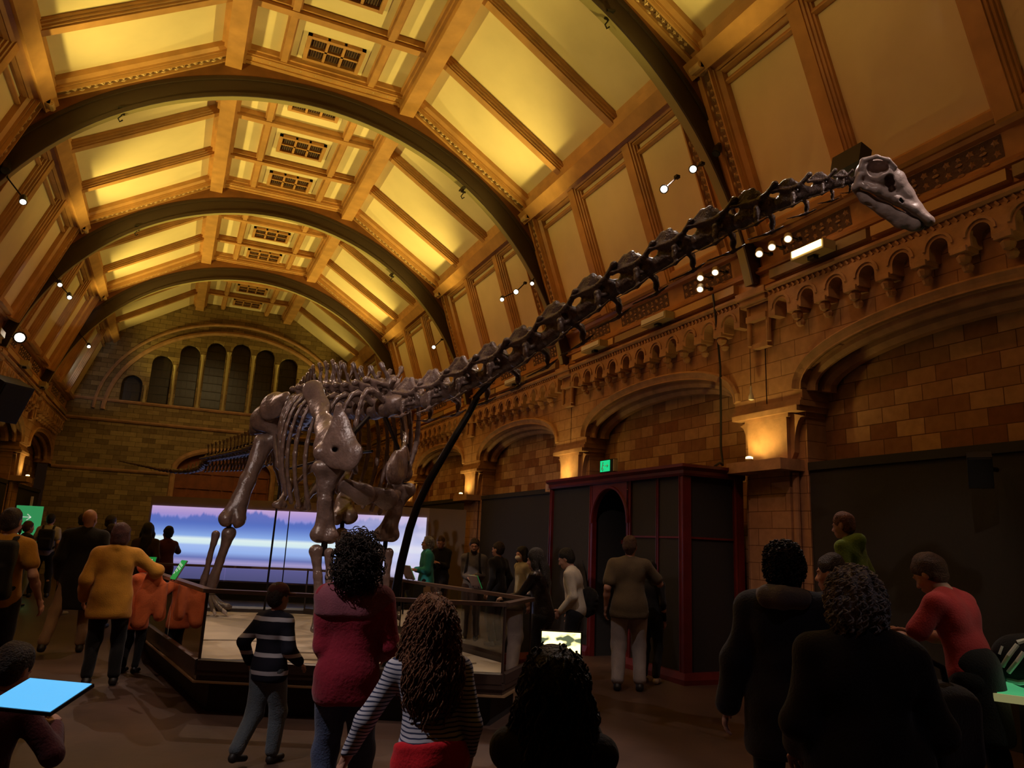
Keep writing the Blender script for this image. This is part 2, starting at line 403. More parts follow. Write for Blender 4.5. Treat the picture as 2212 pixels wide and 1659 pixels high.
M_STONED = pmat('shadow_niche_stone', (0.16, 0.075, 0.04), 0.85, bump=0.3, bscale=12)
M_BLACKP = pmat('charcoal_partition', (0.020, 0.017, 0.016), 0.8, var=0.12, vscale=30)
M_BLACK = pmat('matt_black', (0.012, 0.010, 0.010), 0.6)
M_BLACKM = pmat('black_metal', (0.02, 0.016, 0.014), 0.35, metal=0.4)
M_RED = pmat('red_stained_wood', (0.13, 0.013, 0.011), 0.35, var=0.2, vscale=6)
M_WHITE = pmat('white_paint', (0.75, 0.73, 0.70), 0.5)
M_GLOW = pmat('lamp_lens', (1, .9, .75), 0.3, emit=(1.0, 0.86, 0.66), estr=9)
M_GLOWY = pmat('sconce_lens', (1, .8, .4), 0.3, emit=(1.0, 0.72, 0.25), estr=7)
M_BONE = pmat('dark_fossil_bone', (0.125, 0.082, 0.068), 0.25, bump=0.5, bscale=24, var=0.28, vscale=7, spec=0.6)
M_BONEL = pmat('painted_lit_bone', (0.40, 0.30, 0.26), 0.36, bump=0.3, bscale=26, var=0.22, vscale=9, spec=0.55)  # bone base colour raised to carry the light falling on the skull
M_GLASS = glassmat('balustrade_glass')

# ================================================================ the hall
YB = -4.5
S = lambda s, u: X0 + s * u
M_FLOOR = pmat('dark_stone_floor', (0.085, 0.050, 0.038), 0.40, bump=0.12, bscale=6, var=0.3, vscale=1.3)
mb = MB(); mb.box(-5.2, 8.6, YB, YEND + 0.6, -0.12, 0.0); tag(mb.build('floor', M_FLOOR), kind='structure')

def stepped(w, d):
    h = [(0.50, 0), (0.50, .30), (0.44, .36), (0.44, .55), (0.36, .62), (0.36, .80), (0.28, .86), (0.28, 1.0)]
    return [(-a * w, b * d) for a, b in h] + [(a * w, b * d) for a, b in reversed(h)]
# cross-section of the vault as (u, z) on one side
T1, S0_, S1_, W0_, W1_ = (1.5, 10.05), (1.72, 10.02), (4.28, 8.42), (4.46, 8.22), (5.28, 5.86)
mb = MB(); y0, y1 = YB, YEND + 0.3
mb.box(S(-1, 1.75), S(1, 1.75), y0, y1, 10.05, 10.2)
for s in (-1, 1):
    for a, b in ((S0_, S1_), (W0_, W1_)):
        d = np.array([s * (b[0] - a[0]), 0, b[1] - a[1]]); n = np.array([-d[2], 0, d[0]]) if s > 0 else np.array([d[2], 0, -d[0]])
        n = n / np.linalg.norm(n); n = n if n[2] > -1e-6 and n @ np.array([s, 0, 1]) > 0 else -n
        P = np.array([S(s, a[0]), 0, a[1]]); Q = P + d
        v = [P, Q, Q + n * .12, P + n * .12]; vs = [(*[p[0]], y0, p[2]) for p in v] + [(p[0], y1, p[2]) for p in v]
        mb.add(vs, [(0, 1, 2, 3), (4, 5, 6, 7), (0, 1, 5, 4), (1, 2, 6, 5), (2, 3, 7, 6), (3, 0, 4, 7)])
ceil = tag(mb.build('ceiling', M_PANEL), kind='structure')

def inward(s, a, b):
    d = np.array([s * (b[0] - a[0]), 0, b[1] - a[1]]); d /= np.linalg.norm(d); n = np.array([d[2], 0, -d[0]])
    return n if n @ np.array([-s, 0, -1]) > 0 else -n
def P3(s, q, y, off=0, n=None):
    p = np.array([S(s, q[0]), y, q[1]]); return p if n is None else p + n * off
YV = np.array([0, 1.0, 0])
M_BED = pmat('strip_ground_wood', (0.17, 0.085, 0.035), 0.6)
def rosettes(mb, A, B, n, U, r=0.045, step=0.16, m=0):
    A = np.array(A, float); B = np.array(B, float); L = np.linalg.norm(B - A); k = max(2, int(L / step)); t = (B - A) / L
    for i in range(k):
        c = A + (B - A) * (i + .5) / k
        big = i % 2 == 0
        rr = r * (1.15 if big else 0.8); np_ = 5
        cen = c + n * 0.0; vs = [cen + n * rr * .7]; fs = []
        for j in range(2 * np_):
            a = PI * j / np_; q = rr * (1.0 if j % 2 == 0 else .55); vs.append(cen + (t * math.cos(a) + U * math.sin(a)) * q)
        fs = [(0, 1 + j, 1 + (j + 1) % (2 * np_)) for j in range(2 * np_)]
        mb.add(vs, fs, m)
        if i % 2 == 1:
            for sgn in (-1, 1):
                cc = c + U * sgn * r * 1.5; vs = [cc + n * r * .5] + [cc + (t * math.cos(a) * 1.3 + U * math.sin(a) * .5) * r * .8 for a in np.linspace(0, 2 * PI, 7)[:-1]]
                mb.add(vs, [(0, 1 + j, 1 + (j + 1) % 6) for j in range(6)], m)

# longitudinal ridge beams, purlins, minor beams
for s in (-1, 1):
    m_ = MB(); c = S(s, 1.60)
    m_.box(c - .235, c + .235, y0, y1, 9.93, 10.04); m_.box(c - .19, c + .19, y0, y1, 9.86, 9.93); m_.box(c - .14, c + .14, y0, y1, 9.72, 9.86)
    m_.build('ridge_beam', M_WOOD, ceil)
    n = inward(s, S1_, W0_); m_ = MB(); P = P3(s, (4.37, 8.32), y0); Q = P3(s, (4.37, 8.32), y1); U = np.cross(YV, n)
    m_.sweep(P, Q, U, n, [(-.30, -.02), (-.30, .07), (-.22, .09), (-.22, .17), (-.12, .2), (-.12, .30), (.12, .30), (.12, .2), (.24, .17), (.24, .09), (.33, .07), (.33, -.02)])
    m_.build('purlin_beam', M_WOOD, ceil)
    m_ = MB(); c = S(s, 0.79); m_.box(c - .085, c + .085, y0, y1, 9.94, 10.06); m_.box(c - .055, c + .055, y0, y1, 9.90, 9.95); m_.build('minor_beam', M_WOOD, ceil)
    # moulding strips on the steep side: header and sill
    n = inward(s, W0_, W1_); d = P3(s, W1_, 0) - P3(s, W0_, 0); L = np.linalg.norm(d); d /= L
    for t0, t1, h in ((0.10, .20, .10), (0.28, .36, .07), (L - .16, L - .02, .10)):
        m_ = MB(); P = P3(s, W0_, y0) + d * t0; Q = P3(s, W0_, y1) + d * t0
        m_.sweep(P, Q, d, n, [(0, -.02), (0, h * .6), (.03, h), (t1 - t0 - .03, h), (t1 - t0, h * .5), (t1 - t0, -.02)]); m_.build('panel_moulding', M_WOOD, ceil)
# rafters
for k, yr in enumerate(RIBY):
    for j in range(3):
        y = yr + BAY * j / 3; main = j == 0
        if y > YEND: continue
        for s in (-1, 1):
            for a, b in ((S0_, S1_), (W0_, W1_)):
                n = inward(s, a, b); m_ = MB(); P = P3(s, a, y); Q = P3(s, b, y)
                if main:
                    m_.sweep(P, Q, YV, n, [(-.47, 0), (-.47, .09), (-.41, .13), (-.41, .17), (-.36, .19), (.36, .19), (.41, .17), (.41, .13), (.47, .09), (.47, 0)])
                    for q in (-.30, .30):
                        for e in (-.085, .085): m_.sweep(P, Q, YV, n, [(q + e - .016, .18), (q + e - .012, .235), (q + e + .012, .235), (q + e + .016, .18)])
                    m_.build('main_rafter', M_WOOD, ceil)
                    m_ = MB(); t = (Q - P) / np.linalg.norm(Q - P)
                    for q in (-.30, .30):
                        m_.sweep(P + t * .1, Q - t * .1, YV, n, [(q - .068, .188), (q - .068, .194), (q + .068, .194), (q + .068, .188)], 1)
                        rosettes(m_, P + t * .2 + n * .194 + YV * q, Q - t * .2 + n * .194 + YV * q, n, YV, 0.046, 0.105)
                    m_.build('carved_strip', [M_CARVE, M_BED], ceil)
                else:
                    st = a is W0_
                    m_.sweep(P, Q, YV, n, stepped(.34 if st else .25, .16)); m_.build('rafter', M_WOOD, ceil)
        m_ = MB(); w = .47 if main else .11
        m_.box(S(-1, 1.5), S(1, 1.5), y - w, y + w, 9.95, 10.06); m_.box(S(-1, 1.46), S(1, 1.46), y - w + .04, y + w - .04, 9.885, 9.96)
        if main:
            for q in (-.30, .30):
                for e in (-.085, .085): m_.box(S(-1, 1.42), S(1, 1.42), y + q + e - .014, y + q + e + .014, 9.86, 9.91)
        m_.build('cross_beam', M_WOOD, ceil)
        if main:
            m_ = MB()
            for q in (-.30, .30): rosettes(m_, (S(-1, 1.35), y + q, 9.895), (S(1, 1.35), y + q, 9.895), np.array([0, 0, -1.0]), YV, 0.034, .13)
            m_.build('carved_strip', M_CARVE, ceil)
            for s in (-1, 1):   # scrolled bracket ends under purlin and ridge
                m_ = MB(); c = S(s, 4.30)
                for q in (-.3, .3):
                    m_.obox((c, y + q, 8.12), (.16, 0, 0), (0, .1, 0), (0, 0, .07)); m_.tube([(c - .16 * s, y + q - .1, 8.08), (c - .16 * s, y + q + .1, 8.08)], .055, 8)
                m_.build('scroll_bracket', M_CARVE, ceil)
        # vent grille in the middle coffer of each third
        yc = y + BAY / 6
        if yc < YEND:
            m_ = MB(); hx, hy = .50, .36; zt = 10.05
            for (a0, a1, b0, b1) in ((-hx, hx, -hy, -hy + .07), (-hx, hx, hy - .07, hy), (-hx, -hx + .07, -hy, hy), (hx - .07, hx, -hy, hy)): m_.box(X0 + a0, X0 + a1, yc + b0, yc + b1, zt - (.07 if abs(b1 - b0) < .1 else .074), zt - .004)
            m_.box(X0 - hx + .05, X0 + hx - .05, yc - hy + .05, yc + hy - .05, zt + .0, zt + .03)
            for i in (1, 2): q = -hx + .07 + (2 * hx - .14) * i / 3; m_.box(X0 + q - .022, X0 + q + .022, yc - hy, yc + hy, zt - .06, zt)
            m_.box(X0 - hx, X0 + hx, yc - .022, yc + .022, zt - .06, zt)
            v = m_.build('vent_frame', M_WOOD, ceil)
            m_ = MB()
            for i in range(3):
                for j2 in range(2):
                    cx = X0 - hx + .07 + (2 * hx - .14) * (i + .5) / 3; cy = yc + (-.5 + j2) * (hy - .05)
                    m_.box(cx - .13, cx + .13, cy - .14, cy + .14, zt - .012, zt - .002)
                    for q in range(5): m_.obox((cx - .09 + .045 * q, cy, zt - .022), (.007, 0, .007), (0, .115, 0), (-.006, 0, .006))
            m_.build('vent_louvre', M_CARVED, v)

# iron arch ribs
def ring(u0r, z0, R0, R1, ya, yb, a0, a1, N=64):
    m_ = MB(); k = 0
    for i in range(N + 1):
        a = a0 + (a1 - a0) * i / N; c, s_ = math.cos(a), math.sin(a)
        m_.v += [(u0r + R0 * c, ya, z0 + R0 * s_), (u0r + R1 * c, ya, z0 + R1 * s_), (u0r + R1 * c, yb, z0 + R1 * s_), (u0r + R0 * c, yb, z0 + R0 * s_)]
    for i in range(N):
        a = i * 4; b = a + 4
        for q in range(4):
            m_.f.append((a + q, a + (q + 1) % 4, b + (q + 1) % 4, b + q)); m_.mi.append(1 if q == 3 else 0)
    m_.f += [(0, 1, 2, 3), (N * 4, N * 4 + 1, N * 4 + 2, N * 4 + 3)]; m_.mi += [0, 0]
    return m_
RIBC, RI, RO = 4.04, 5.38, 5.74
ang = math.asin(1.3 / RO)
for k, yr in enumerate(RIBY):
    m_ = ring(X0, RIBC, RI, RO, yr - .075, yr + .075, ang, PI - ang)
    rib = tag(m_.build('trim_%d' % (k + 1), [M_IRON, M_SOFFIT]), kind='structure')
    m_ = ring(X0, RIBC, RI - .012, RI + .05, yr - .105, yr - .075, ang, PI - ang); m_.mi = [0] * len(m_.f); m_.build('flange', M_IRON, rib)
    m_ = ring(X0, RIBC, RO - .05, RO + .012, yr - .105, yr - .075, ang, PI - ang); m_.mi = [0] * len(m_.f); m_.build('flange', M_IRON, rib)
    # web of boarding between the rib and the rafters
    m_ = MB(); N = 40; pts = []
    for i in range(N + 1):
        a = ang + (PI - 2 * ang) * i / N; pts.append((RO * math.cos(a), RIBC + RO * math.sin(a)))
    def outline(u, z):
        # outward ray from the arch centre to the polygonal vault
        s = 1 if u >= 0 else -1; u = abs(u); dz = z - RIBC; best = None
        segs = [((0, 10.0), (1.6, 10.0)), ((1.6, 10.0), (4.37, 8.36)), ((4.37, 8.36), (5.30, 5.8)), ((5.3, 5.8), (5.5, 5.2))]
        for (a, b), (c, d) in segs:
            rx, rz = c - a, d - b; den = u * rz - dz * rx
            if abs(den) < 1e-9: continue
            t = (a * rz - (b - RIBC) * rx) / den; w = (a * dz - (b - RIBC) * u) / den
            if -0.02 <= w <= 1.02 and t > 0 and (best is None or t < best): best = t
        best = best or 1.0
        return s * u * best, RIBC + dz * best
    for u, z in pts:
        ou, oz = outline(u, z)
        for y in (yr - .10, yr + .10): m_.v += [(X0 + u, y, z), (X0 + ou, y, oz)]
    for i in range(N):
        a = i * 4; b = a + 4; m_.f += [(a, b, b + 1, a + 1), (a + 2, a + 3, b + 3, b + 2)]; m_.mi += [0, 0]
    m_.build('spandrel_boarding', M_WOODD, rib)

# side walls
M_COR = M_STONEP
M_BOARD = [pmat('pale_oak_board', (.58, .36, .14), .5), pmat('grey_oak_board', (.32, .22, .11), .6)]
SPR, RISE, HW = 3.72, 0.62, 2.10
def side_wall(s, name):
    XF, XR = S(s, 5.5), S(s, 5.95)
    def X(u): return S(s, u)
    def bx(m_, u0, u1, *a): 
        p, q = sorted((X(u0), X(u1))); m_.box(p, q, *a)
    m_ = MB(); bx(m_, 5.95, 6.15, YB, YEND + .3, 0, 5.6); wall = tag(m_.build(name, M_BRICKX), kind='structure')
    # arcade front wall: spandrels over each opening and solid piers
    for k in range(-2, 4):
        yp = 7.53 + BAY * k; ya, yb = yp + .625, yp + BAY - .625
        ye = min(yp + BAY, YEND)
        c = (ya + yb) / 2; hw = (yb - ya) / 2; N = 28
        arc = [(c - hw * math.cos(PI * i / N), SPR + RISE * math.sin(PI * i / N) ** .85) for i in range(N + 1)]
        m_ = MB(); pts = [(yp, 5.15), (yp, SPR - .12), (ya, SPR - .12)] + arc + [(yb, SPR - .12), (yp + BAY, SPR - .12), (yp + BAY, 5.15)]
        n = len(pts); vs = [(X(5.5), y, z) for y, z in pts] + [(X(5.95), y, z) for y, z in pts]
        # quads column-wise
        m_.add([], [])
        for i in range(N):
            (p0, q0), (p1, q1) = arc[i], arc[i + 1]
            m_.add([(X(5.5), p0, q0), (X(5.5), p1, q1), (X(5.5), p1, 5.15), (X(5.5), p0, 5.15), (X(5.95), p0, q0), (X(5.95), p1, q1)], [(0, 1, 2, 3), (0, 4, 5, 1)])
        bx(m_, 5.5, 5.95, yp - .01, ya, SPR - .12, 5.15); bx(m_, 5.5, 5.95, yb, yp + BAY + .01, SPR - .12, 5.15)
        m_.build('spandrel', M_STONE, wall)
        # moulded arch orders
        m_ = MB(); Us = []; Ns = []; pp = []
        for i in range(N + 1):
            t0 = arc[max(i - 1, 0)]; t1 = arc[min(i + 1, N)]; t = np.array([0, t1[0] - t0[0], t1[1] - t0[1]]); t /= np.linalg.norm(t)
            pp.append((X(5.5), arc[i][0], arc[i][1])); Us.append((-s, 0, 0)); nn = np.cross(t, [1, 0, 0]); Ns.append(nn if nn[2] > 0 else -nn)
        m_.path(pp, Us, Ns, [(-.02, .13), (.05, .13), (.08, .10), (.05, .06), (.03, .02), (.03, 0), (-.02, 0)])
        m_.path([(p[0] + s * .14, p[1], p[2]) for p in pp], Us, Ns, [(-.02, 0), (.06, 0), (.06, -.05), (.02, -.10), (-.02, -.10)])
        m_.path([(p[0] + s * .30, p[1], p[2]) for p in pp], Us, Ns, [(-.1, 0), (.05, 0), (.05, -.12), (.0, -.18), (-.1, -.18)])
        m_.build('arch_moulding', M_COR, wall)
    for k in range(-2, 4):
        yp = 7.53 + BAY * k; 
        m_ = MB(); bx(m_, 5.62, 5.95, yp - .56, yp + .56, 0, SPR - .12); bx(m_, 5.5, 5.95, yp - .36, yp + .36, 0.0, 2.7)
        bx(m_, 5.44, 5.95, yp - .42, yp + .42, 0, .35)
        for e in (-.36, .36): m_.tube([(X(5.56), yp + e * 1.12, .35), (X(5.56), yp + e * 1.12, 2.68)], .045, 10)
        m_.build('pier', M_STONE, wall)
        m_ = MB(); bx(m_, 5.22, 5.72, yp - .50, yp + .50, 2.70, 2.84); m_.build('pier_ledge', M_STONEP, wall)
        m_ = MB(); bx(m_, 5.48, 5.95, yp - .36, yp + .36, 2.84, 3.46)
        for sg in (-1, 1):
            pr = [(0, 0)] + [(.06 + .16 * (1 - math.cos(a)), .1 + .45 * math.sin(a)) for a in np.linspace(0, PI / 2, 7)] + [(0, .62)]
            ys = yp + sg * .36
            v = [(X(5.54), ys + sg * a, 2.84 + b) for a, b in pr] + [(X(5.93), ys + sg * a, 2.84 + b) for a, b in pr]; n = len(pr)
            m_.add(v, [tuple(range(n)), tuple(range(n, 2 * n))] + [(i, (i + 1) % n, n + (i + 1) % n, n + i) for i in range(n)])
        for z0, z1, e, w in ((3.40, 3.45, .03, .40), (3.45, 3.52, .08, .60), (3.52, 3.58, .05, .63), (3.58, 3.62, .02, .62)): bx(m_, 5.5 - e, 5.95, yp - w, yp + w, z0, z1)
        m_.build('capital', M_STONEP, wall)
        # stepped corbel shaft carrying the rib
        m_ = MB()
        for z0, z1, e, w in ((4.40, 4.47, .10, .15), (4.47, 4.78, .07, .13), (4.78, 4.86, .16, .19), (4.86, 5.02, .11, .16), (5.02, 5.10, .22, .25), (5.10, 5.19, .26, .28)): bx(m_, 5.5 - e, 5.7, yp - w, yp + w, z0, z1)
        for e in (-.18, .18): m_.tube([(X(5.40), yp + e, 4.45), (X(5.40), yp + e, 5.05)], .035, 8)
        m_.build('rib_corbel', M_STONEP, wall)
    # corbel table, one object per bay
    for k in range(-2, 4):
        yp = 7.53 + BAY * k; n = 11; st = (BAY - .56) / n
        m_ = MB()
        for i in range(n):
            c = yp + .28 + st * (i + .5)
            if c > YEND - .2: continue
            r = .105; N = 10; zc = 4.84; u0, u1 = 5.31, 5.52
            arc = [(c + r * math.cos(PI - PI * j / N), zc + r * math.sin(PI * j / N)) for j in range(N + 1)]
            for j in range(N):
                (p0, q0), (p1, q1) = arc[j], arc[j + 1]
                m_.add([(X(u0), p0, q0), (X(u0), p1, q1), (X(u0), p1, 5.04), (X(u0), p0, 5.04), (X(u1), p0, q0), (X(u1), p1, q1)], [(0, 1, 2, 3), (0, 4, 5, 1)])
            for sg in (-1, 1):
                a, b = sorted((c + sg * r, c + sg * st / 2))
                bx(m_, u0, u1, a, b, 4.74, 5.04)
            m_.path([(X(u0), *q) for q in arc], [(-s, 0, 0)] * (N + 1), [(0, math.cos(PI - PI * j / N), math.sin(PI * j / N)) for j in range(N + 1)], [(0, .035), (.02, .035), (.02, .065), (0, .065)])
            cc = c + st / 2   # carved corbel between niches
            if i < n - 1:
                bx(m_, u0 - .03, u1, cc - .085, cc + .085, 4.70, 4.76)
                m_.blob((X(u0 + .06), cc, 4.66), .085, 8, sq=(.9, .8, .9)); m_.blob((X(u0 + .11), cc, 4.57), .06, 8)
        m_.build('corbel_table', M_STONEP, wall)
    m_ = MB()
    prof = [(0, 5.0), (.17, 5.0), (.18, 5.03), (.17, 5.045), (.17, 5.10), (.21, 5.11), (.24, 5.13), (.24, 5.165), (.20, 5.18), (0, 5.19)]
    m_.sweep((X(5.5), YB, 0), (X(5.5), YEND, 0), (-s, 0, 0), (0, 0, 1), prof); m_.build('cornice', M_STONEP, wall)
    m_ = MB()   # rope moulding
    y = YB
    while y < YEND:
        m_.obox((X(5.5 - .175), y, 5.072), (.022, 0, 0), (0, .020, .026), (0, .008, -.010)); y += .085 if y < 20 else .16
    m_.build('rope_moulding', M_STONEP, wall)
    # timber frieze above the cornice
    m_ = MB(); m_.sweep((X(5.5), YB, 0), (X(5.5), YEND, 0), (-s, 0, 0), (0, 0, 1), [(0, 5.17), (.10, 5.17), (.10, 5.235), (.13, 5.245), (.13, 5.40), (.20, 5.415), (.21, 5.44), (.16, 5.47), (.17, 5.50), (.10, 5.53), (.145, 5.80), (.20, 5.82), (.23, 5.86), (.23, 5.93), (.17, 5.96), (0, 5.96)])
    fr = m_.build('timber_frieze', M_WOOD, wall)
    for k in range(-2, 4):
        yp = 7.53 + BAY * k
        for j, (q0, q1) in enumerate(((.35, 1.9), (1.96, 3.5), (3.56, 5.1))):
            if yp + q1 > YEND: continue
            m_ = MB(); bx(m_, 5.5 - .225, 5.5 - .13, yp + q0, yp + q1, 5.255, 5.375); m_.build('cornice_board', M_BOARD[(j + k) % 2], wall)
    fn = np.array([-s, 0, .18]); fn = fn / np.linalg.norm(fn)
    for k in range(-2, 4):
        yp = 7.53 + BAY * k
        for j in range(3):
            ya, yb = yp + BAY * j / 3 + (.5 if j == 0 else .2), yp + BAY * (j + 1) / 3 - (.5 if j == 2 else .2)
            if ya > YEND: continue
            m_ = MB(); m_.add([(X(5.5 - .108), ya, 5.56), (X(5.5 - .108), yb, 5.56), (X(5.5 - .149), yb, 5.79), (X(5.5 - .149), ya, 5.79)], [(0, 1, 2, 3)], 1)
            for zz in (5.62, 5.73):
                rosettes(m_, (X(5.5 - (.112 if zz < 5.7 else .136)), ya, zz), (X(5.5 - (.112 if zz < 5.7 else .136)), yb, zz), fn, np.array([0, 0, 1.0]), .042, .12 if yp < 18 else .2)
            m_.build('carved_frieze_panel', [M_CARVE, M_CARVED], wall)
    return wall
wall_r = side_wall(1, 'wall_right'); wall_l = side_wall(-1, 'wall_left')

# end wall with stepped lancets and the arched doorway
m_ = MB(); yw, yd = YEND, YEND + .35
LX = [-1.86 + .885 * i for i in range(9)]; LT = [6.97, 7.84, 8.36, 8.59, 8.67, 8.59, 8.36, 7.84, 6.97]
def cell(c, hw, r, zs, zb, zt):
    N = 12; pts = [(c - hw, zt), (c - hw, zb), (c - r, zb)] + [(c - r * math.cos(PI * i / N), zs + r * math.sin(PI * i / N)) for i in range(N + 1)] + [(c + r, zb), (c + hw, zb), (c + hw, zt)]
    n = len(pts); m_.add([(x, yw, z) for x, z in pts] + [(x, yd, z) for x, z in pts], [tuple(range(n)), tuple(range(n, 2 * n))] + [(i, (i + 1) % n, n + (i + 1) % n, n + i) for i in range(n)])
for c, t in zip(LX, LT): cell(c, .4425, .34, t - .34, 6.0, 10.2)
xl, xr = LX[0] - .4425, LX[-1] + .4425
m_.box(-4.0, xl, yw, yd, 0, 10.2); m_.box(xr, 7.2, yw, yd, 0, 10.2)
DW = 1.66
m_.box(xl, X0 - DW, yw, yd, 0, 6.0); m_.box(X0 + DW, xr, yw, yd, 0, 6.0)
N = 24; pts = [(X0 - DW, 6.0), (X0 - DW, 3.55)] + [(X0 - DW * math.cos(PI * i / N), 3.55 + .95 * math.sin(PI * i / N) ** .8) for i in range(N + 1)] + [(X0 + DW, 3.55), (X0 + DW, 6.0)]
n = len(pts); m_.add([(x, yw, z) for x, z in pts] + [(x, yd, z) for x, z in pts], [tuple(range(n)), tuple(range(n, 2 * n))] + [(i, (i + 1) % n, n + (i + 1) % n, n + i) for i in range(n)])
wall_e = tag(m_.build('wall_back', M_BRICKF), kind='structure')
def ell_arc(cx, cz, a, b, t0, t1, N, y): return [(cx + a * math.cos(t), y, cz + b * math.sin(t)) for t in np.linspace(t0, t1, N)]
m_ = MB()
for a, b, w in ((4.25, 3.42, .07), (4.55, 3.75, .05)):
    pp = ell_arc(X0, 5.58, a, b, PI - .02, .02, 60, yw); m_.path(pp, [(0, -1, 0)] * 60, [np.array([p[0] - X0, 0, (p[2] - 5.58) * 1.4]) / np.linalg.norm([p[0] - X0, (p[2] - 5.58) * 1.4]) for p in pp], [(-.02, -w), (.07, -w), (.1, 0), (.07, w), (-.02, w)])
m_.build('hood_moulding', M_STONEP, wall_e)
m_ = MB()
for z, e in ((5.28, .10), (3.56, .07), (5.98, .08)):
    x0, x1 = (-3.9, 7.1) if z != 3.56 else (-3.9, X0 - DW - .2)
    m_.sweep((x0, yw, z), (x1, yw, z), (0, -1, 0), (0, 0, 1), [(-.02, -.06), (e * .6, -.05), (e, 0), (e, .05), (-.02, .06)])
m_.sweep((X0 + DW + .2, yw, 3.56), (7.1, yw, 3.56), (0, -1, 0), (0, 0, 1), [(-.02, -.06), (.04, -.05), (.07, 0), (.07, .05), (-.02, .06)])
m_.build('string_course', M_STONEP, wall_e)
m_ = MB(); pp = [(X0 - DW - .08, yw, 0)] + [(x + (-.08 if x < X0 else .08) * (0 if abs(x - X0) < .1 else 1), yw, z + .04) for x, z in pts[1:-1]] + [(X0 + DW + .08, yw, 0)]
Ns = []
for i in range(len(pp)):
    a = np.array(pp[max(i - 1, 0)]); b = np.array(pp[min(i + 1, len(pp) - 1)]); t = (b - a) / np.linalg.norm(b - a); nn = np.cross(t, [0, 1, 0]); Ns.append(-nn if nn @ np.array([pp[i][0] - X0, 0, 1 if abs(pp[i][0] - X0) < 1.5 else 0]) < 0 else nn)
m_.path(pp, [(0, -1, 0)] * len(pp), Ns, [(-.02, -.10), (.05, -.10), (.09, -.02), (.06, .06), (-.02, .10)]); m_.build('door_surround', M_STONEP, wall_e)
M_GLASSD = pmat('dark_night_glass', (0.035, 0.025, 0.018), 0.38, spec=0.5, bump=0.15, bscale=5)
M_LEAD = pmat('lead_and_iron_bars', (0.05, 0.04, 0.03), 0.5)
M_COLON = pmat('pale_mullion_stone', (0.50, 0.40, 0.20), 0.7)
for i, (c, t) in enumerate(zip(LX, LT)):
    m_ = MB(); m_.box(c - .37, c + .37, yw + .24, yw + .27, 6.0, t + .02); w = tag(m_.build('window_%d' % (i + 1), M_GLASSD), kind='structure')
    m_ = MB(); z = 6.1
    while z < t - .1:
        m_.box(c - .34, c + .34, yw + .22, yw + .24, z, z + (.03 if int(z * 10) % 3 else .015)); z += .31
    for q in (-.17, 0, .17): m_.box(c + q - .006, c + q + .006, yw + .225, yw + .24, 6.0, t - .05)
    m_.build('glazing_bars', M_LEAD, w)
m_ = MB()
for i in range(8):
    c = (LX[i] + LX[i + 1]) / 2; zt = min(LT[i], LT[i + 1]) - .45
    m_.tube([(c, yw - .03, 6.02), (c, yw - .03, 6.14)], .07, 10); m_.tube([(c, yw - .03, 6.1), (c, yw - .03, zt)], .048, 10); m_.tube([(c, yw - .03, zt - .03), (c, yw - .03, zt + .12)], [.05, .085], 10)
m_.build('window_colonnette', M_COLON, wall_e)
M_DOOR = pmat('red_brown_door_wood', (0.26, 0.075, 0.025), 0.5, var=.25, vscale=4)
m_ = MB(); m_.box(X0 - DW, X0 + DW, yw + .26, yw + .32, 0, 4.6); dr = tag(m_.build('door_1', M_DOOR), kind='structure')
m_ = MB()
for x in np.linspace(X0 - DW + .06, X0 + DW - .06, 9): m_.box(x - .035, x + .035, yw + .22, yw + .27, 0, 4.55)
for z in (2.15, 3.1, 3.65): m_.box(X0 - DW, X0 + DW, yw + .21, yw + .27, z, z + .08)
m_.build('door_frame', M_DOOR, dr)
# rear closing wall behind the viewer
m_ = MB(); m_.box(-4.6, 7.8, YB - .2, YB, 0, 10.3); tag(m_.build('wall_front', M_STONE), kind='structure')

# black exhibition partitions standing in the bays
def partition(s, k, top, label, inset=5.62):
    yp = 7.53 + BAY * k; ya, yb = yp + .58, min(yp + BAY - .58, YEND - .02)
    m_ = MB(); p, q = sorted((S(s, inset), S(s, inset + .12))); m_.box(p, q, ya, yb, 0, top); p, q = sorted((S(s, inset - .03), S(s, inset + .14))); m_.box(p, q, ya, yb, top, top + .10)
    o = m_.build('exhibition_partition', M_BLACKP, origin=(S(s, inset), (ya + yb) / 2, 0)); return tag(o, label, 'partition')
partition(1, -1, 2.70, 'long charcoal exhibition partition below the blocked arch at the far right')
partition(1, -2, 2.70, 'charcoal exhibition partition in the nearest bay, cut by the frame edge')
partition(1, 1, 2.72, 'dark partition between the two lamp-lit piers behind the red framed booth')
partition(1, 2, 2.72, 'dark partition in the farther arch behind the dinosaur neck prop')
partition(1, 3, 2.72, 'farthest dark partition beside the end wall on the right')
for k in (1, 2, 3): partition(-1, k, 2.6, ['', 'dark partition on the left wall nearest the bald man', 'dark partition on the left wall under the second arch', 'dark partition on the left wall next to the green sign'][k])

# ================================================================ red-framed booth
bo = tag(empty('display_booth', (6.15, 9.95, 0)), 'tall red-framed booth with charcoal panels and an arched doorway', 'booth')
BX, BY0, BY1, BZ = 6.15, 8.08, 11.95, 2.66
for x0, x1, ya, yb in ((BX + .03, BX + .07, 10.55, 11.85), (BX + .03, BX + .07, 8.15, 9.40)):
    m_ = MB(); m_.box(x0, x1, ya, yb, .14, BZ - .02); m_.build('front_panel', M_BLACKP, bo)
m_ = MB(); m_.box(BX + .1, 7.1, BY0 + .05, BY0 + .09, .14, BZ - .02); m_.build('side_panel', M_BLACKP, bo)
m_ = MB(); m_.box(BX + .1, 7.45, BY1 - .09, BY1 - .05, .14, BZ - .02); m_.build('side_panel', M_BLACKP, bo)
m_ = MB(); m_.box(BX, 7.1, BY0, BY1, BZ - .01, BZ + .02); m_.build('roof_panel', M_BLACKP, bo)
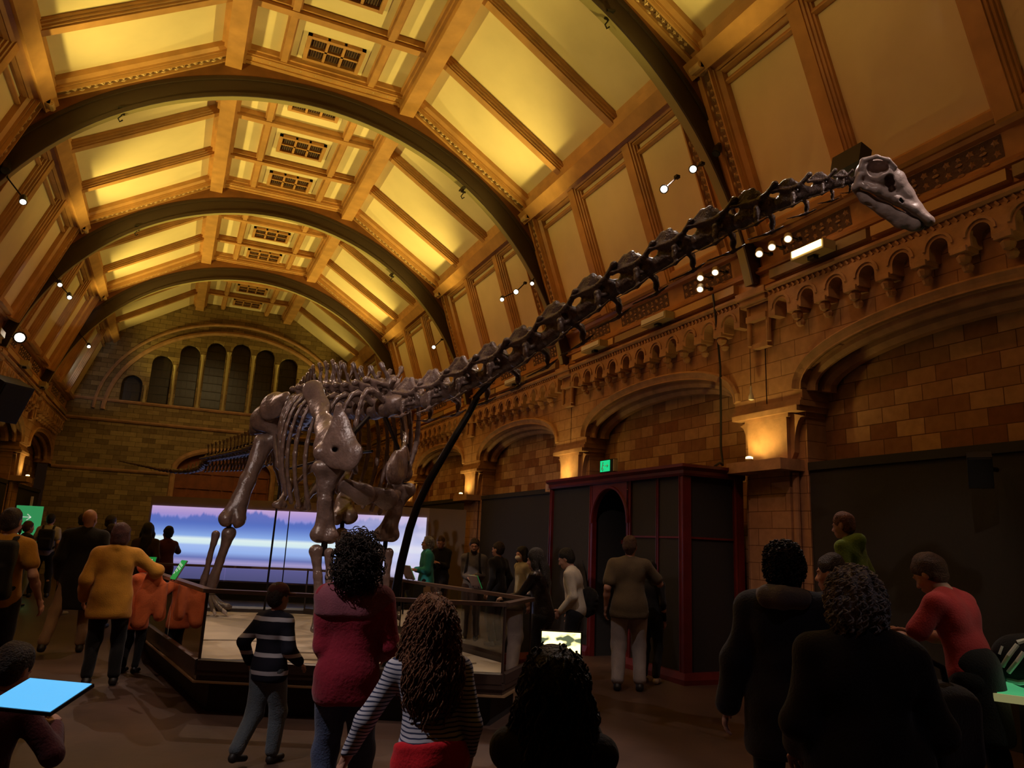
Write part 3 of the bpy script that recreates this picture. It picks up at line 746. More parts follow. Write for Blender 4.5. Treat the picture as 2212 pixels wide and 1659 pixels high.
def post(x, y, w, dx=.05):
    m = MB(); m.box(x - dx, x + dx, y - w / 2, y + w / 2, .10, BZ)
    for e in (-.5, .5): m.tube([(x - dx, y + e * w * .8, .1), (x - dx, y + e * w * .8, BZ)], .012, 8)
    m.build('post', M_RED, bo)
post(BX + .05, BY0 + .05, .10, .06); post(BX + .04, 8.71, .045, .02); post(BX + .04, 9.40, .07, .03); post(BX + .04, 10.52, .07, .03); post(BX + .05, BY1 - .04, .08, .05)
m_ = MB(); m_.box(7.0, 7.12, BY0 - .03, BY0 + .11, .1, BZ); m_.tube([(6.98, BY0 - .03, .1), (6.98, BY0 - .03, BZ)], .022, 8); m_.build('post', M_RED, bo)
m_ = MB()
prof = [(-.02, 0), (.03, 0), (.05, .03), (.05, .07), (.10, .11), (.10, .15), (-.02, .15)]
m_.path([(BX, BY1, BZ - .03), (BX, BY0, BZ - .03), (7.15, BY0, BZ - .03)], [(-1, 0, 0), (-1, -1, 0), (0, -1, 0)], [(0, 0, 1)] * 3, prof); m_.build('crown_moulding', M_RED, bo)
m_ = MB(); m_.path([(BX, BY1, 0), (BX, 10.5, 0)], [(-1, 0, 0)] * 2, [(0, 0, 1)] * 2, [(-.1, 0), (.05, 0), (.05, .06), (.02, .14), (-.1, .14)]); m_.build('plinth', M_RED, bo); m_ = MB()
m_.path([(BX, 9.42, 0), (BX, BY0, 0), (7.15, BY0, 0)], [(-1, 0, 0), (-1, -1, 0), (0, -1, 0)], [(0, 0, 1)] * 3, [(-.1, 0), (.05, 0), (.05, .06), (.02, .14), (-.1, .14)]); m_.build('plinth', M_RED, bo)
m_ = MB(); m_.box(BX + .02, BX + .04, BY0 + .1, 9.38, 1.81, 1.835); m_.build('rail', M_RED, bo); m_ = MB(); m_.box(BX + .08, 7.0, BY0 + .03, BY0 + .06, 1.81, 1.835); m_.build('rail', M_RED, bo)
m_ = MB(); yc, hw, N = 9.96, .50, 20   # arched door head
arc = [(yc - hw * math.cos(PI * i / N), 2.02 + .52 * math.sin(PI * i / N)) for i in range(N + 1)]
for i in range(N):
    (p0, q0), (p1, q1) = arc[i], arc[i + 1]
    m_.add([(BX, p0, q0), (BX, p1, q1), (BX, p1, BZ), (BX, p0, BZ), (BX + .08, p0, q0), (BX + .08, p1, q1)], [(0, 1, 2, 3), (0, 4, 5, 1)])
m_.path([(BX, *q) for q in arc], [(-1, 0, 0)] * (N + 1), [(0, -math.cos(PI * i / N), math.sin(PI * i / N)) for i in range(N + 1)], [(0, 0), (.02, .01), (.02, .04), (0, .05)])
for e in (yc - hw - .03, yc + hw - .01): m_.box(BX, BX + .08, e, e + .04, 0, 2.04)
m_.build('arched_door_head', M_RED, bo)
m_ = MB(); m_.box(BX + .85, BX + .88, 9.44, 10.5, 0, 2.6); 
m_.box(BX + .1, BX + .85, 9.43, 9.45, 0, 2.6); m_.box(BX + .1, BX + .85, 10.48, 10.5, 0, 2.6); m_.build('inner_lining', M_BLACKP, bo)
m_ = MB(); m_.box(BX + .55, BX + .58, 9.95, 9.99, 0, 1.75); m_.box(BX + .5, BX + .56, 9.84, 9.9, 0, 1.9); m_.box(BX + .56, BX + .6, 9.45, 10.48, 1.72, 1.78); m_.build('inner_gate', M_RED, bo)

# ================================================================ fossil deck with glass balustrade
dk = tag(empty('skeleton_platform', (1.8, 9.5, 0)), 'low black platform with pale deck and glass balustrade under the dinosaur', 'platform')
PL = [(.38, 7.71), (2.94, 6.50), (3.55, 7.19), (3.05, 10.2), (2.84, 11.94), (2.17, 12.75), (-.37, 13.44), (-.16, 10.9)]
PL = np.array(PL); CC = PL.mean(0)
def inset(poly, d):
    n = len(poly); out = []
    for i in range(n):
        a, b, c = poly[i - 1], poly[i], poly[(i + 1) % n]
        t1 = (b - a) / np.linalg.norm(b - a); t2 = (c - b) / np.linalg.norm(c - b); n1 = np.array([-t1[1], t1[0]]); n2 = np.array([-t2[1], t2[0]])
        m = n1 + n2; m /= m @ n1; out.append(b + m * d)
    return np.array(out)
def area2(p): return sum(p[i - 1][0] * p[i][1] - p[i][0] * p[i - 1][1] for i in range(len(p)))
if area2(PL) < 0: PL = PL[::-1]
def slab(m, poly, z0, z1, mi=0):
    n = len(poly); m.add([(x, y, z0) for x, y in poly] + [(x, y, z1) for x, y in poly], [tuple(range(n))[::-1], tuple(range(n, 2 * n))] + [(i, (i + 1) % n, n + (i + 1) % n, n + i) for i in range(n)], mi)
m_ = MB(); slab(m_, inset(PL, .16), 0.0, .26); m_.build('plinth', M_BLACK, dk)
M_DECK = pmat('pale_sand_deck', (0.50, 0.38, 0.29), 0.65, bump=.3, bscale=5, var=.12, vscale=1.6)
M_FRAME = pmat('dark_bronze_frame', (0.055, 0.035, 0.028), 0.35, metal=.3)
M_GOLD = pmat('brass_edge_strip', (0.42, 0.27, 0.14), 0.35, metal=.5)
m_ = MB(); slab(m_, inset(PL, .02), .26, .34); slab(m_, PL, .34, .385); m_.build('base_frame', M_FRAME, dk)
m_ = MB(); slab(m_, inset(PL, .075), .37, .395); m_.build('deck', M_DECK, dk)
m_ = MB(); slab(m_, inset(PL, -.008), .275, .292); m_.build('edge_strip', M_GOLD, dk)
n = len(PL)
P_out = inset(PL, .03)
m_ = MB(); 
for i in range(n):   # base channel
    a, b = P_out[i], P_out[(i + 1) % n]; t = (b - a) / np.linalg.norm(b - a); nn = np.array([-t[1], t[0]])
    m_.sweep((*a, .385), (*b, .385), (*nn, 0), (0, 0, 1), [(-.035, 0), (-.035, .085), (-.012, .095), (.02, .095), (.035, .06), (.035, 0)])
m_.build('glass_channel', M_FRAME, dk)
for i in range(n):
    a, b = P_out[i], P_out[(i + 1) % n]; L = np.linalg.norm(b - a); k = max(1, int(round(L / 1.3))); t = (b - a) / L; nn = np.array([-t[1], t[0]])
    for j in range(k):
        p = a + t * (L * j / k + .006); q = a + t * (L * (j + 1) / k - .006)
        m_ = MB(); m_.sweep((*p, .0), (*q, .0), (*nn, 0), (0, 0, 1), [(-.005, .47), (-.005, 1.07), (.005, 1.07), (.005, .47)]); m_.build('glass_pane', M_GLASS, dk)
m_ = MB()
for i in range(n):
    a, b = P_out[i], P_out[(i + 1) % n]; t = (b - a) / np.linalg.norm(b - a); nn = np.array([-t[1], t[0]])
    m_.sweep((*(a - t * .01), 1.065), (*(b + t * .01), 1.065), (*nn, 0), (0, 0, 1), [(-.045, 0), (-.045, .035), (.045, .035), (.045, 0)])
m_.build('handrail', pmat('brushed_bronze_rail', (0.16, 0.105, 0.08), 0.32, metal=.6), dk)
c = P_out
for i in range(n):
    m_ = MB(); m_.tube([(*c[i], .40), (*c[i], 1.07)], .014, 8); m_.build('corner_post', M_FRAME, dk)
m_ = MB(); random.seed(3)
for a, b, cz in (((.55, 8.1), (1.9, 7.9), .1), ((1.6, 7.5), (2.9, 7.4), -.12), ((0.3, 9.6), (1.5, 9.2), .15), ((1.2, 8.6), (2.6, 8.0), .08), ((2.2, 7.0), (3.1, 7.6), .1)):
    pts = []
    for t in np.linspace(0, 1, 14):
        pts.append((a[0] + (b[0] - a[0]) * t, a[1] + (b[1] - a[1]) * t + cz * math.sin(PI * t), .398))
    m_.tube(pts, .012, 6)
m_.build('deck_joint', pmat('deck_joint_brown', (.25, .18, .13), .7), dk)
M_STEEL = pmat('black_steel_armature', (0.014, 0.010, 0.009), 0.3, metal=.5)

# signs on the balustrade
M_GREEN = pmat('green_sign', (0.01, 0.26, 0.05), 0.4, emit=(0.01, 0.30, 0.05), estr=.55); M_SIGNW = pmat('sign_white_print', (.8, .85, .8), .5, emit=(.8, .9, .8), estr=.45)
M_SLATE = pmat('label_back_grey', (0.16, 0.12, 0.11), 0.5)
def label_board(p, ang, green_front, label, w=.17, h=.24, group=None):
    rx, ry = math.cos(ang), math.sin(ang); nx, ny = -ry, rx
    r = tag(empty('label_stand', (p[0], p[1], 1.10)), label, 'label', group)
    up = np.array([nx * .45, ny * .45, .9]); up /= np.linalg.norm(up); R = np.array([rx, ry, 0]); N = np.cross(R, up)
    c0 = np.array([p[0], p[1], 1.10]) + up * (h / 2 + .015)
    m = MB(); m.obox(c0, R * w / 2, up * h / 2, N * .006); m.build('back_board', M_SLATE, r)
    m = MB(); m.obox(c0 + N * .009, R * (w / 2 - .002), up * (h / 2 - .002), N * .003); f = m.build('printed_face', M_GREEN, r)
    m = MB()
    for i in range(3): 
        for j in range(4 - i): m.obox(c0 + N * .0135 + R * (-w * .32 + i * w * .28) + up * (h * .30 - j * h * .16 - .01 * i), R * .007, up * h * .055, N * .001)
    m.build('print', M_SIGNW, f)
    for e in (-.3, .3): m = MB(); m.tube([np.array([p[0], p[1], 1.104]) + R * w * e, c0 - up * h * .3 + R * w * e - N * .01], .005, 6); m.build('clip', M_STEEL, r)
    return r
label_board((.10, 8.78), math.radians(-72) , True, 'upright bright green label clipped on the rail beside the orange coat', .15, .22)
label_board((-.22, 12.2), math.radians(-20), True, 'small green label half hidden behind the orange hood', .2, .12)
label_board((3.05, 9.95), math.radians(97), False, 'grey back of a tilted label on the rail in front of the teal top', .30, .20)
label_board((3.36, 8.3), math.radians(97), False, 'pale back of a tilted label on the rail in front of the bearded man', .22, .16)
label_board((2.90, 11.6), math.radians(97), False, 'dark label on the rail between the prop and the left forelimb', .18, .15)

# ================================================================ projection wall behind the skeleton
A, B = np.array([-.5, 21.0]), np.array([5.95, 18.2]); t = (B - A) / np.linalg.norm(B - A); nn = np.array([t[1], -t[0]])  # nn faces the camera
sc = tag(empty('projection_wall', (float((A[0] + B[0]) / 2), float((A[1] + B[1]) / 2), 0)), 'freestanding wall with a glowing blue misty lakeside picture', 'display wall')
M_GREYW = pmat('mauve_grey_wall', (0.30, 0.23, 0.23), 0.7)
def wallbox(m, a, b, z0, z1, d0, d1):
    p, q = A + t * a, A + t * b; m.sweep((*p, 0), (*q, 0), (*nn, 0), (0, 0, 1), [(d0, z0), (d0, z1), (d1, z1), (d1, z0)])
Lw = float(np.linalg.norm(B - A)); m_ = MB(); wallbox(m_, 0, Lw, 0, 2.44, -.35, 0); m_.build('panel_wall', M_GREYW, sc)
m_ = MB(); wallbox(m_, 0, Lw, 0, .42, 0, .03); m_.build('skirting', M_BLACK, sc)
ms = bpy.data.materials.new('misty_lake_screen'); ms.use_nodes = True; nt = ms.node_tree; L = nt.links.new
b = nt.nodes['Principled BSDF']; b.inputs['Base Color'].default_value = (.01, .01, .012, 1); b.inputs['Roughness'].default_value = .35
tc = nt.nodes.new('ShaderNodeTexCoord'); sp = nt.nodes.new('ShaderNodeSeparateXYZ'); L(tc.outputs['Generated'], sp.inputs[0])
sx = nt.nodes.new('ShaderNodeMath'); sx.operation = 'SUBTRACT'; sx.inputs[0].default_value = 0; L(sp.outputs[0], sx.inputs[1])
rz = nt.nodes.new('ShaderNodeValToRGB'); rz.color_ramp.interpolation = 'LINEAR'
ks = [(0, (.10, .09, .24)), (.16, (.14, .12, .34)), (.24, (.42, .36, .66)), (.30, (.16, .20, .52)), (.38, (.34, .50, .95)), (.47, (.42, .58, 1.0)), (.50, (.75, .95, 1.0)), (.56, (.85, 1.0, 1.0)), (.60, (.30, .48, .92)), (.78, (.17, .28, .78)), (.90, (.42, .32, .72)), (1, (.62, .42, .74))]
e = rz.color_ramp.elements; e[0].position = 0; e[0].color = (*ks[0][1], 1); e[1].position = 1; e[1].color = (*ks[-1][1], 1)
for p, c in ks[1:-1]: x = e.new(p); x.color = (*c, 1)
L(sp.outputs[2], rz.inputs['Fac'])
# distant tree line: noise stretched upright, only in the upper band
def nnode(kind, op, *ins):
    n_ = nt.nodes.new(kind); n_.operation = op
    for i_, v_ in enumerate(ins):
        if isinstance(v_, (int, float)): n_.inputs[i_].default_value = v_
        else: L(v_, n_.inputs[i_])
    return n_.outputs[0]
cbx = nt.nodes.new('ShaderNodeCombineXYZ'); L(sp.outputs[0], cbx.inputs[0])
na = nt.nodes.new('ShaderNodeTexNoise'); na.inputs['Scale'].default_value = 4.5; na.inputs['Detail'].default_value = 2; L(cbx.outputs[0], na.inputs['Vector'])
nb = nt.nodes.new('ShaderNodeTexNoise'); nb.inputs['Scale'].default_value = 60; nb.inputs['Detail'].default_value = 4; L(cbx.outputs[0], nb.inputs['Vector'])
h1 = nnode('ShaderNodeMath', 'MULTIPLY_ADD', na.outputs['Fac'], .62, .50); h2 = nnode('ShaderNodeMath', 'MULTIPLY_ADD', nb.outputs['Fac'], .18, h1); h3 = nnode('ShaderNodeMath', 'SUBTRACT', h2, sp.outputs[2])
mrh = nt.nodes.new('ShaderNodeMapRange'); mrh.inputs['From Min'].default_value = -.01; mrh.inputs['From Max'].default_value = .03; L(h3, mrh.inputs['Value'])
band = nt.nodes.new('ShaderNodeValToRGB'); be = band.color_ramp.elements; be[0].position = .60; be[0].color = (0, 0, 0, 1); be[1].position = .80; be[1].color = (.85, .85, .85, 1); L(sp.outputs[2], band.inputs['Fac'])
mmv = nnode('ShaderNodeMath', 'MULTIPLY', mrh.outputs[0], band.outputs['Color'])
class _o: outputs = [mmv]
mm = _o
m1 = nt.nodes.new('ShaderNodeMix'); m1.data_type = 'RGBA'; L(mm.outputs[0], m1.inputs['Factor']); L(rz.outputs['Color'], m1.inputs[6]); m1.inputs[7].default_value = (.09, .16, .55, 1)
# whiter towards the right-hand end
mr2 = nt.nodes.new('ShaderNodeMapRange'); mr2.inputs['From Min'].default_value = .62; mr2.inputs['From Max'].default_value = 1.0; mr2.inputs['To Max'].default_value = .8; L(sp.outputs[0], mr2.inputs['Value'])
nz2 = nt.nodes.new('ShaderNodeTexNoise'); nz2.inputs['Scale'].default_value = 5; L(tc.outputs['Generated'], nz2.inputs['Vector'])
m3 = nt.nodes.new('ShaderNodeMath'); m3.operation = 'MULTIPLY'; L(mr2.outputs[0], m3.inputs[0]); L(nz2.outputs['Fac'], m3.inputs[1])
m4 = nt.nodes.new('ShaderNodeMath'); m4.operation = 'MULTIPLY'; m4.inputs[1].default_value = 1.7; m4.use_clamp = True; L(m3.outputs[0], m4.inputs[0])
m2 = nt.nodes.new('ShaderNodeMix'); m2.data_type = 'RGBA'; L(m4.outputs[0], m2.inputs['Factor']); L(m1.outputs[2], m2.inputs[6]); m2.inputs[7].default_value = (.85, .80, 1.0, 1)
L(m2.outputs[2], b.inputs['Emission Color']); b.inputs['Emission Strength'].default_value = 0.85
k = 3
for i in range(k):
    m_ = MB(); wallbox(m_, .06 + (Lw - .12) * i / k + .006, .06 + (Lw - .12) * (i + 1) / k - .006, .46, 2.2, 0, .02)
    if i == 0: scr = MB()
m_ = MB(); wallbox(m_, .06, Lw - .06, .46, 2.2, 0, .02); m_.build('projected_picture', ms, sc)
m_ = MB()
for q in (.50,): wallbox(m_, Lw * q - .012, Lw * q + .012, .46, 2.2, .02, .03)
m_.build('screen_joint', M_BLACK, sc)
m_ = MB(); P = B; Q = B + np.array([.85, 1.2]); tt = (Q - P) / np.linalg.norm(Q - P); nq = np.array([tt[1], -tt[0]])
m_.sweep((*P, 0), (*(P + np.array([.9, -.25])), 0), (.27, .96, 0), (0, 0, 1), [(0, 0), (0, 2.44), (.15, 2.44), (.15, 0)]); m_.build('end_return', pmat('brown_grey_wall', (0.22, 0.16, 0.125), 0.7), sc)

# ================================================================ long-necked dinosaur skeleton
dn = tag(empty('dinosaur_skeleton', (1.9, 9.6, .395)), 'huge dark brown mounted skeleton of a long-necked dinosaur on the platform', 'dinosaur skeleton')
V3 = lambda *a: np.array(a, float)
def place(o, pos, T, up=(0, 0, 1), L=1.0, zs=1.0, ys=1.0):
    T = np.array(T, float); T /= np.linalg.norm(T); U = np.array(up, float); Yl = np.cross(U, T); Yl /= np.linalg.norm(Yl); Z = np.cross(T, Yl)
    M = Matrix(((T[0] * L, Yl[0] * L * ys, Z[0] * L * zs, pos[0]), (T[1] * L, Yl[1] * L * ys, Z[1] * L * zs, pos[1]), (T[2] * L, Yl[2] * L * ys, Z[2] * L * zs, pos[2]), (0, 0, 0, 1)))
    o.parent = dn; o.matrix_parent_inverse = Matrix.Translation(dn.location).inverted(); o.matrix_basis = M
def cerv_mesh(name, spine=.40, wide=1.0, rib=.36, h=.020):
    s = SDF(h, .04)
    s.cap((-.46, 0, -.03), (-.1, 0, -.03), .165, .115, k=.08).cap((-.1, 0, -.03), (.40, 0, 0), .115, .135, k=.08).ell((.50, 0, 0), (.10, .12, .12), k=.05)
    s.ell((-.08, 0, .16), (.34, .10, .12), k=.08); s.ell((-.30, 0, .12), (.16, .13, .14), k=.08)
    for y in (-1, 1):
        s.ell((-.02, y * .19, -.02), (.20, .085, .06), k=.04, op='s'); s.ell((-.36, y * .20, .02), (.08, .06, .06), k=.03, op='s')
    for y in (-1, 1):
        w = wide * y; pl = ((0, 1, 0), .42)
        # hood: crest + rear zygapophysis joined by a broad thin plate
        s.cap((-.54, .17 * w, .25), (-.18, .09 * w, spine), .035, .05, k=.05); s.cap((-.20, .09 * w, spine), (.0, .08 * w, spine * .97), .05, .045, k=.05)
        s.cap((.0, .08 * w, spine * .97), (.20, .06 * w, .22), .045, .045, k=.06)
        s.chain([(-.34, .14 * w, .28), (-.12, .10 * w, .34), (.06, .08 * w, .28)], [.085, .12, .10], k=.05, sq=pl)
        s.cap((-.54, .18 * w, .235), (-.02, .16 * w, .16), .034, .045, k=.04); s.ell((-.50, .18 * w, .235), (.08, .06, .028), k=.03)
        s.cap((-.22, .10 * w, .22), (-.02, .07 * w, .10), .07, .08, k=.08)
        # front zygapophysis: raised arm with a knob
        s.chain([(.0, .15 * w, .15), (.28, .18 * w, .14), (.44, .18 * w, .22)], [.06, .055, .045], k=.05); s.cap((.44, .18 * w, .22), (.60, .18 * w, .31), .048, .052, k=.04); s.ell((.62, .18 * w, .315), (.075, .055, .06), k=.03)
        s.cap((.36, .17 * w, .16), (.48, .11 * w, -.02), .034, .034, k=.05); s.cap((.30, .10 * w, .08), (.42, .10 * w, .06), .06, .05, k=.06)
        # diapophysis and cervical rib
        s.cap((.12, .10 * w, .06), (.16, .27 * w, -.07), .055, .045, k=.05); s.cap((.20, .10 * w, -.08), (.16, .27 * w, -.16), .05, .045, k=.05)
        s.chain([(.16, .27 * w, -.08), (.14, .27 * w, -rib * .6), (.13, .26 * w, -rib + .03)], [.055, .06, .045], k=.05, sq=((0, 1, 0), .5))
        s.cap((.42, .27 * w, -rib + .03), (.10, .26 * w, -rib - .01), .016, .032, k=.04); s.cap((.10, .26 * w, -rib - .01), (-.50, .23 * w, -rib + .03), .032, .012, k=.03)
    P, F = s.mesh(); P = relax(P, F, 1, .4); P = P + normals(P, F) * (wobble(P, 5, 26) * .004)[:, None]
    return fast_mesh(name, P, F, M_BONE)
me_c1 = cerv_mesh('cervical_vertebra', .47, 1.0, .38); me_c2 = cerv_mesh('cervical_vertebra_rear', .52, 1.3, .38); me_c3 = cerv_mesh('cervical_vertebra_front', .42, 1.1, .34)
NECK = np.array([(2.40, 8.69, 3.26), (2.57, 8.11, 3.25), (2.74, 7.52, 3.33), (2.89, 7.02, 3.41), (3.01, 6.60, 3.51), (3.17, 6.06, 3.69), (3.31, 5.55, 3.87), (3.44, 5.11, 3.98), (3.54, 4.75, 4.07), (3.67, 4.32, 4.15), (3.78, 3.93, 4.19), (3.86, 3.65, 4.20), (3.92, 3.46, 4.20), (3.965, 3.33, 4.185)])
def resample(pts, lens):
    pts = np.array(pts, float); d = np.r_[0, np.cumsum(np.linalg.norm(np.diff(pts, axis=0), axis=1))]
    f = lambda t: np.array([np.interp(t, d, pts[:, i]) for i in range(3)]); return f, d[-1]
f, Ln = resample(NECK, None)
lens = [.56, .58, .56, .54, .53, .54, .52, .46, .42, .42, .36, .28, .19, .12]; sc_ = Ln / sum(lens); t = 0
for i, l in enumerate(lens):
    l *= sc_; c = f(t + l / 2); T = f(min(Ln, t + l)) - f(t); t += l
    me = me_c2 if i < 4 else (me_c1 if i < 11 else me_c3)
    o = bpy.data.objects.new('cervical_vertebra', me); COL.objects.link(o)
    hz = [.98, .98, 1.0, 1.0, 1.0, .98, .98, 1.02, 1.05, 1.05, 1.1, 1.15, 1.3, 1.5][i]
    place(o, c + V3(0, 0, -.01), T, L=l * .98, zs=hz * 1.05, ys=hz * 1.12)
# dorsal vertebrae
def dorsal_mesh(sp, h=.016, bif=.09):
    s = SDF(h, .04)
    s.cap((-.13, 0, 0), (.13, 0, 0), .15, .13, k=.06)
    for y in (-1, 1): s.ell((0, y * .15, .02), (.08, .06, .06), k=.04, op='s')
    s.cap((0, 0, .1), (0, 0, .34), .07, .06, k=.08, sq=((0, 1, 0), .6))
    for y in (-1, 1):
        s.cap((-.02, .02 * y, .30), (-.06, bif * y, sp - .05), .04, .022, k=.05, sq=((0, 1, 0), .6)); s.cap((-.06, bif * y, sp - .05), (-.09, bif * 1.1 * y, sp), .024, .036, k=.04)
        s.cap((.05, .03 * y, .25), (.03, bif * .8 * y, sp - .12), .016, .014, k=.03)
        s.cap((0, .05 * y, .24), (-.02, .36 * y, .27), .045, .034, k=.05); s.ell((-.02, .36 * y, .27), (.05, .05, .045), k=.03)
        s.cap((0, .10 * y, .06), (-.01, .28 * y, .22), .026, .022, k=.04)
        s.cap((.10, .08 * y, .22), (.21, .10 * y, .27), .035, .035, k=.03); s.cap((-.08, .08 * y, .24), (-.20, .10 * y, .25), .035, .035, k=.03)
    P, F = s.mesh(); P = relax(P, F, 1, .4); P = P + normals(P, F) * (wobble(P, 9, 30) * .003)[:, None]
    return fast_mesh('dorsal_vertebra', P, F, M_BONE)
DM = [dorsal_mesh(.52, bif=.13), dorsal_mesh(.60, bif=.12), dorsal_mesh(.68, bif=.06)]
DORS = [(2.38, 8.85, 3.27), (2.28, 9.3, 3.28), (2.18, 9.75, 3.31), (2.08, 10.2, 3.38), (2.00, 10.65, 3.45), (1.94, 11.0, 3.50), (1.87, 11.6, 3.57), (1.82, 12.0, 3.60)]
fd, Ld = resample(DORS, None); ND = 10; dpos = []
for i in range(ND):
    t = Ld * (i + .5) / ND; c = fd(t); T = fd(max(0, t - .1)) - fd(min(Ld, t + .1)); dpos.append((c, T))
    o = bpy.data.objects.new('dorsal_vertebra', DM[0] if i < 3 else (DM[1] if i < 6 else DM[2])); COL.objects.link(o); place(o, c, T, L=1.0)
# sacrum and tail
s = SDF(.022, .05)
for i in range(5):
    y = 12.15 + .19 * i; x = 1.80 - .02 * i; z = 3.60 - .035 * i
    s.cap((x, y, z), (x - .02, y + .19, z - .03), .15, .14, k=.05); s.cap((x, y, z + .1), (x, y + .04, z + .62), .05, .035, k=.06, sq=((1, 0, 0), .5)); s.cap((x, y + .04, z + .6), (x, y + .05, z + .68), .04, .05, k=.04)
    for e in (-1, 1): s.cap((x, y, z + .02), (x + e * .36, y + .02, z - .04), .06, .07, k=.06)
sobj('sacrum', s, M_BONE, dn, .006, 18, 3)
def caud_mesh():
    s = SDF(.014, .03); s.cap((-.11, 0, 0), (.11, 0, 0), .11, .10, k=.05)
    s.cap((0, 0, .08), (-.06, 0, .42), .045, .028, k=.05, sq=((0, 1, 0), .5)); s.cap((-.06, 0, .40), (-.07, 0, .45), .03, .04, k=.03)
    for y in (-1, 1):
        s.cap((0, .06 * y, .02), (-.02, .24 * y, 0), .035, .022, k=.04); s.cap((.05, .04 * y, .14), (.14, .05 * y, .18), .024, .022, k=.03)
    P, F = s.mesh(); return fast_mesh('caudal_vertebra', relax(P, F, 1, .4), F, M_BONE)
def chev_mesh():
    s = SDF(.012, .03)
    for y in (-1, 1): s.cap((0, .06 * y, -.12), (-.03, .015 * y, -.26), .022, .02, k=.03)
    s.cap((-.03, 0, -.26), (-.08, 0, -.38), .024, .03, k=.03); s.cap((-.15, 0, -.38), (.05, 0, -.37), .018, .018, k=.02)
    P, F = s.mesh(); return fast_mesh('chevron', relax(P, F, 1, .4), F, M_BONE)
mc_, mv_ = caud_mesh(), chev_mesh()
TAIL = [(1.70, 13.1, 3.42), (1.58, 14.0, 3.30), (1.31, 15.5, 3.22), (1.05, 16.8, 3.24), (.80, 17.8, 3.25), (.60, 18.5, 3.25)]
ft, Lt = resample(TAIL, None); t = 0; l = .25; i = 0
while t < Lt:
    c = ft(t); T = ft(max(0, t - .2)) - ft(min(Lt, t + .2)); k = 1.15 - .42 * t / Lt
    o = bpy.data.objects.new('caudal_vertebra', mc_); COL.objects.link(o); place(o, c, T, L=1.0, zs=k, ys=k)
    if i % 1 == 0 and i > 0:
        o = bpy.data.objects.new('chevron', mv_); COL.objects.link(o); place(o, c + V3(0, .1, 0), T, L=k)
    t += l; i += 1
WH = [(.60, 18.5, 3.20), (.50, 19.2, 3.08), (.25, 19.7, 3.02), (-.03, 20.0, 3.02), (-.40, 20.6, 3.08), (-.75, 21.0, 3.16), (-1.1, 21.5, 3.24), (-1.42, 22.0, 3.32)]
fw, Lw_ = resample(WH, None); t = 0
m_ = SDF(.014, .02); prev = fw(0)
while t < Lw_:
    l = .17; r = .075 * (1 - t / Lw_) ** 1.2 + .014; a, b = fw(t), fw(min(Lw_, t + l)); mid = (a + b) / 2
    if t < 1.2:
        s = SDF(.014, .02); s.cap(a, mid, r * 1.15, r * .8).cap(mid, b, r * .8, r * 1.1)
        if r > .045: s.cap(mid, mid + V3(.0, .05, .16 * r / .07), r * .4, r * .3)
        sobj('caudal_vertebra', s, M_BONE, dn)
    else:
        m_.cap(a, mid, r * 1.1, r * .8).cap(mid, b, r * .8, r * 1.1)
    t += l
sobj('tail_whip', m_, M_BONE, dn)

# ribs
for i, (c, T) in enumerate(dpos):
    T = T / np.linalg.norm(T); Yl = np.cross([0, 0, 1], T); Yl /= np.linalg.norm(Yl)
    ln = [.62, .80, .95, 1.0, 1.0, 1.0, .95, .88, .72, .5][i]
    hw = [.42, .50, .58, .62, .64, .64, .62, .58, .52, .46][i]
    for sd in (-1, 1):
        pts = [(.10, .05, 0), (.34, .22, 0), (.34 + .55 * (hw - .3), .08, 0), (hw, -.25 * ln, .02), (hw * 1.07, -.62 * ln, .05), (hw * 1.0, -1.0 * ln, .08), (hw * .82, -1.38 * ln, .10)]
        pts = [c + Yl * sd * a + V3(0, 0, b) - T * q * 1.2 for a, b, q in pts]
        # smooth
        ff, LL = resample(pts, None); pp = np.array([ff(LL * q / 12) for q in range(13)])
        for _ in range(2): pp[1:-1] = pp[1:-1] * .5 + (pp[:-2] + pp[2:]) * .25
        s = SDF(.015, .02)
        rr = [.040 + .006 * math.sin(q) for q in range(13)]; rr[0] = .05; rr[-1] = .045; rr[-2] = .046
        s.chain(pp, rr, k=.02, sq=(Yl, .62)); sobj('rib', s, M_BONE, dn)

def bone(name, fn, seed=1, h=.018, rough=.004, freq=22, parent=None):
    s = SDF(h, .06); fn(s); return sobj(name, s, M_BONE, parent or dn, rough, freq, seed)
# shoulder girdle, right (picture left)
def scap_r(s):
    n = V3(-.75, -.62, .1); n /= np.linalg.norm(n); q = (n, .28)
    s.chain([(1.50, 9.86, 3.50), (1.58, 9.62, 3.24), (1.60, 9.34, 2.98), (1.62, 9.06, 2.74)], [.16, .125, .125, .20], k=.08, sq=q)
    s.chain([(1.44, 9.90, 3.53), (1.62, 9.84, 3.50)], [.07, .07], k=.06, sq=q)
    s.chain([(1.62, 9.02, 2.70), (1.70, 8.82, 2.66), (1.80, 8.64, 2.56)], [.19, .21, .19], k=.09, sq=q)
    s.chain([(1.67, 8.86, 3.16), (1.70, 8.83, 2.95), (1.72, 8.80, 2.75)], [.045, .09, .14], k=.09, sq=q)
    s.cap((1.54, 9.02, 2.60), (1.66, 8.98, 2.56), .09, .09, k=.06)
    s.chain([(1.66, 8.84, 3.16), (1.64, 8.90, 2.9), (1.60, 8.98, 2.68)], [.035, .04, .05], k=.05)
    s.ell((1.66, 8.78, 2.63), (.035, .12, .03), k=.02, op='s')
bone('scapula', scap_r, 2)
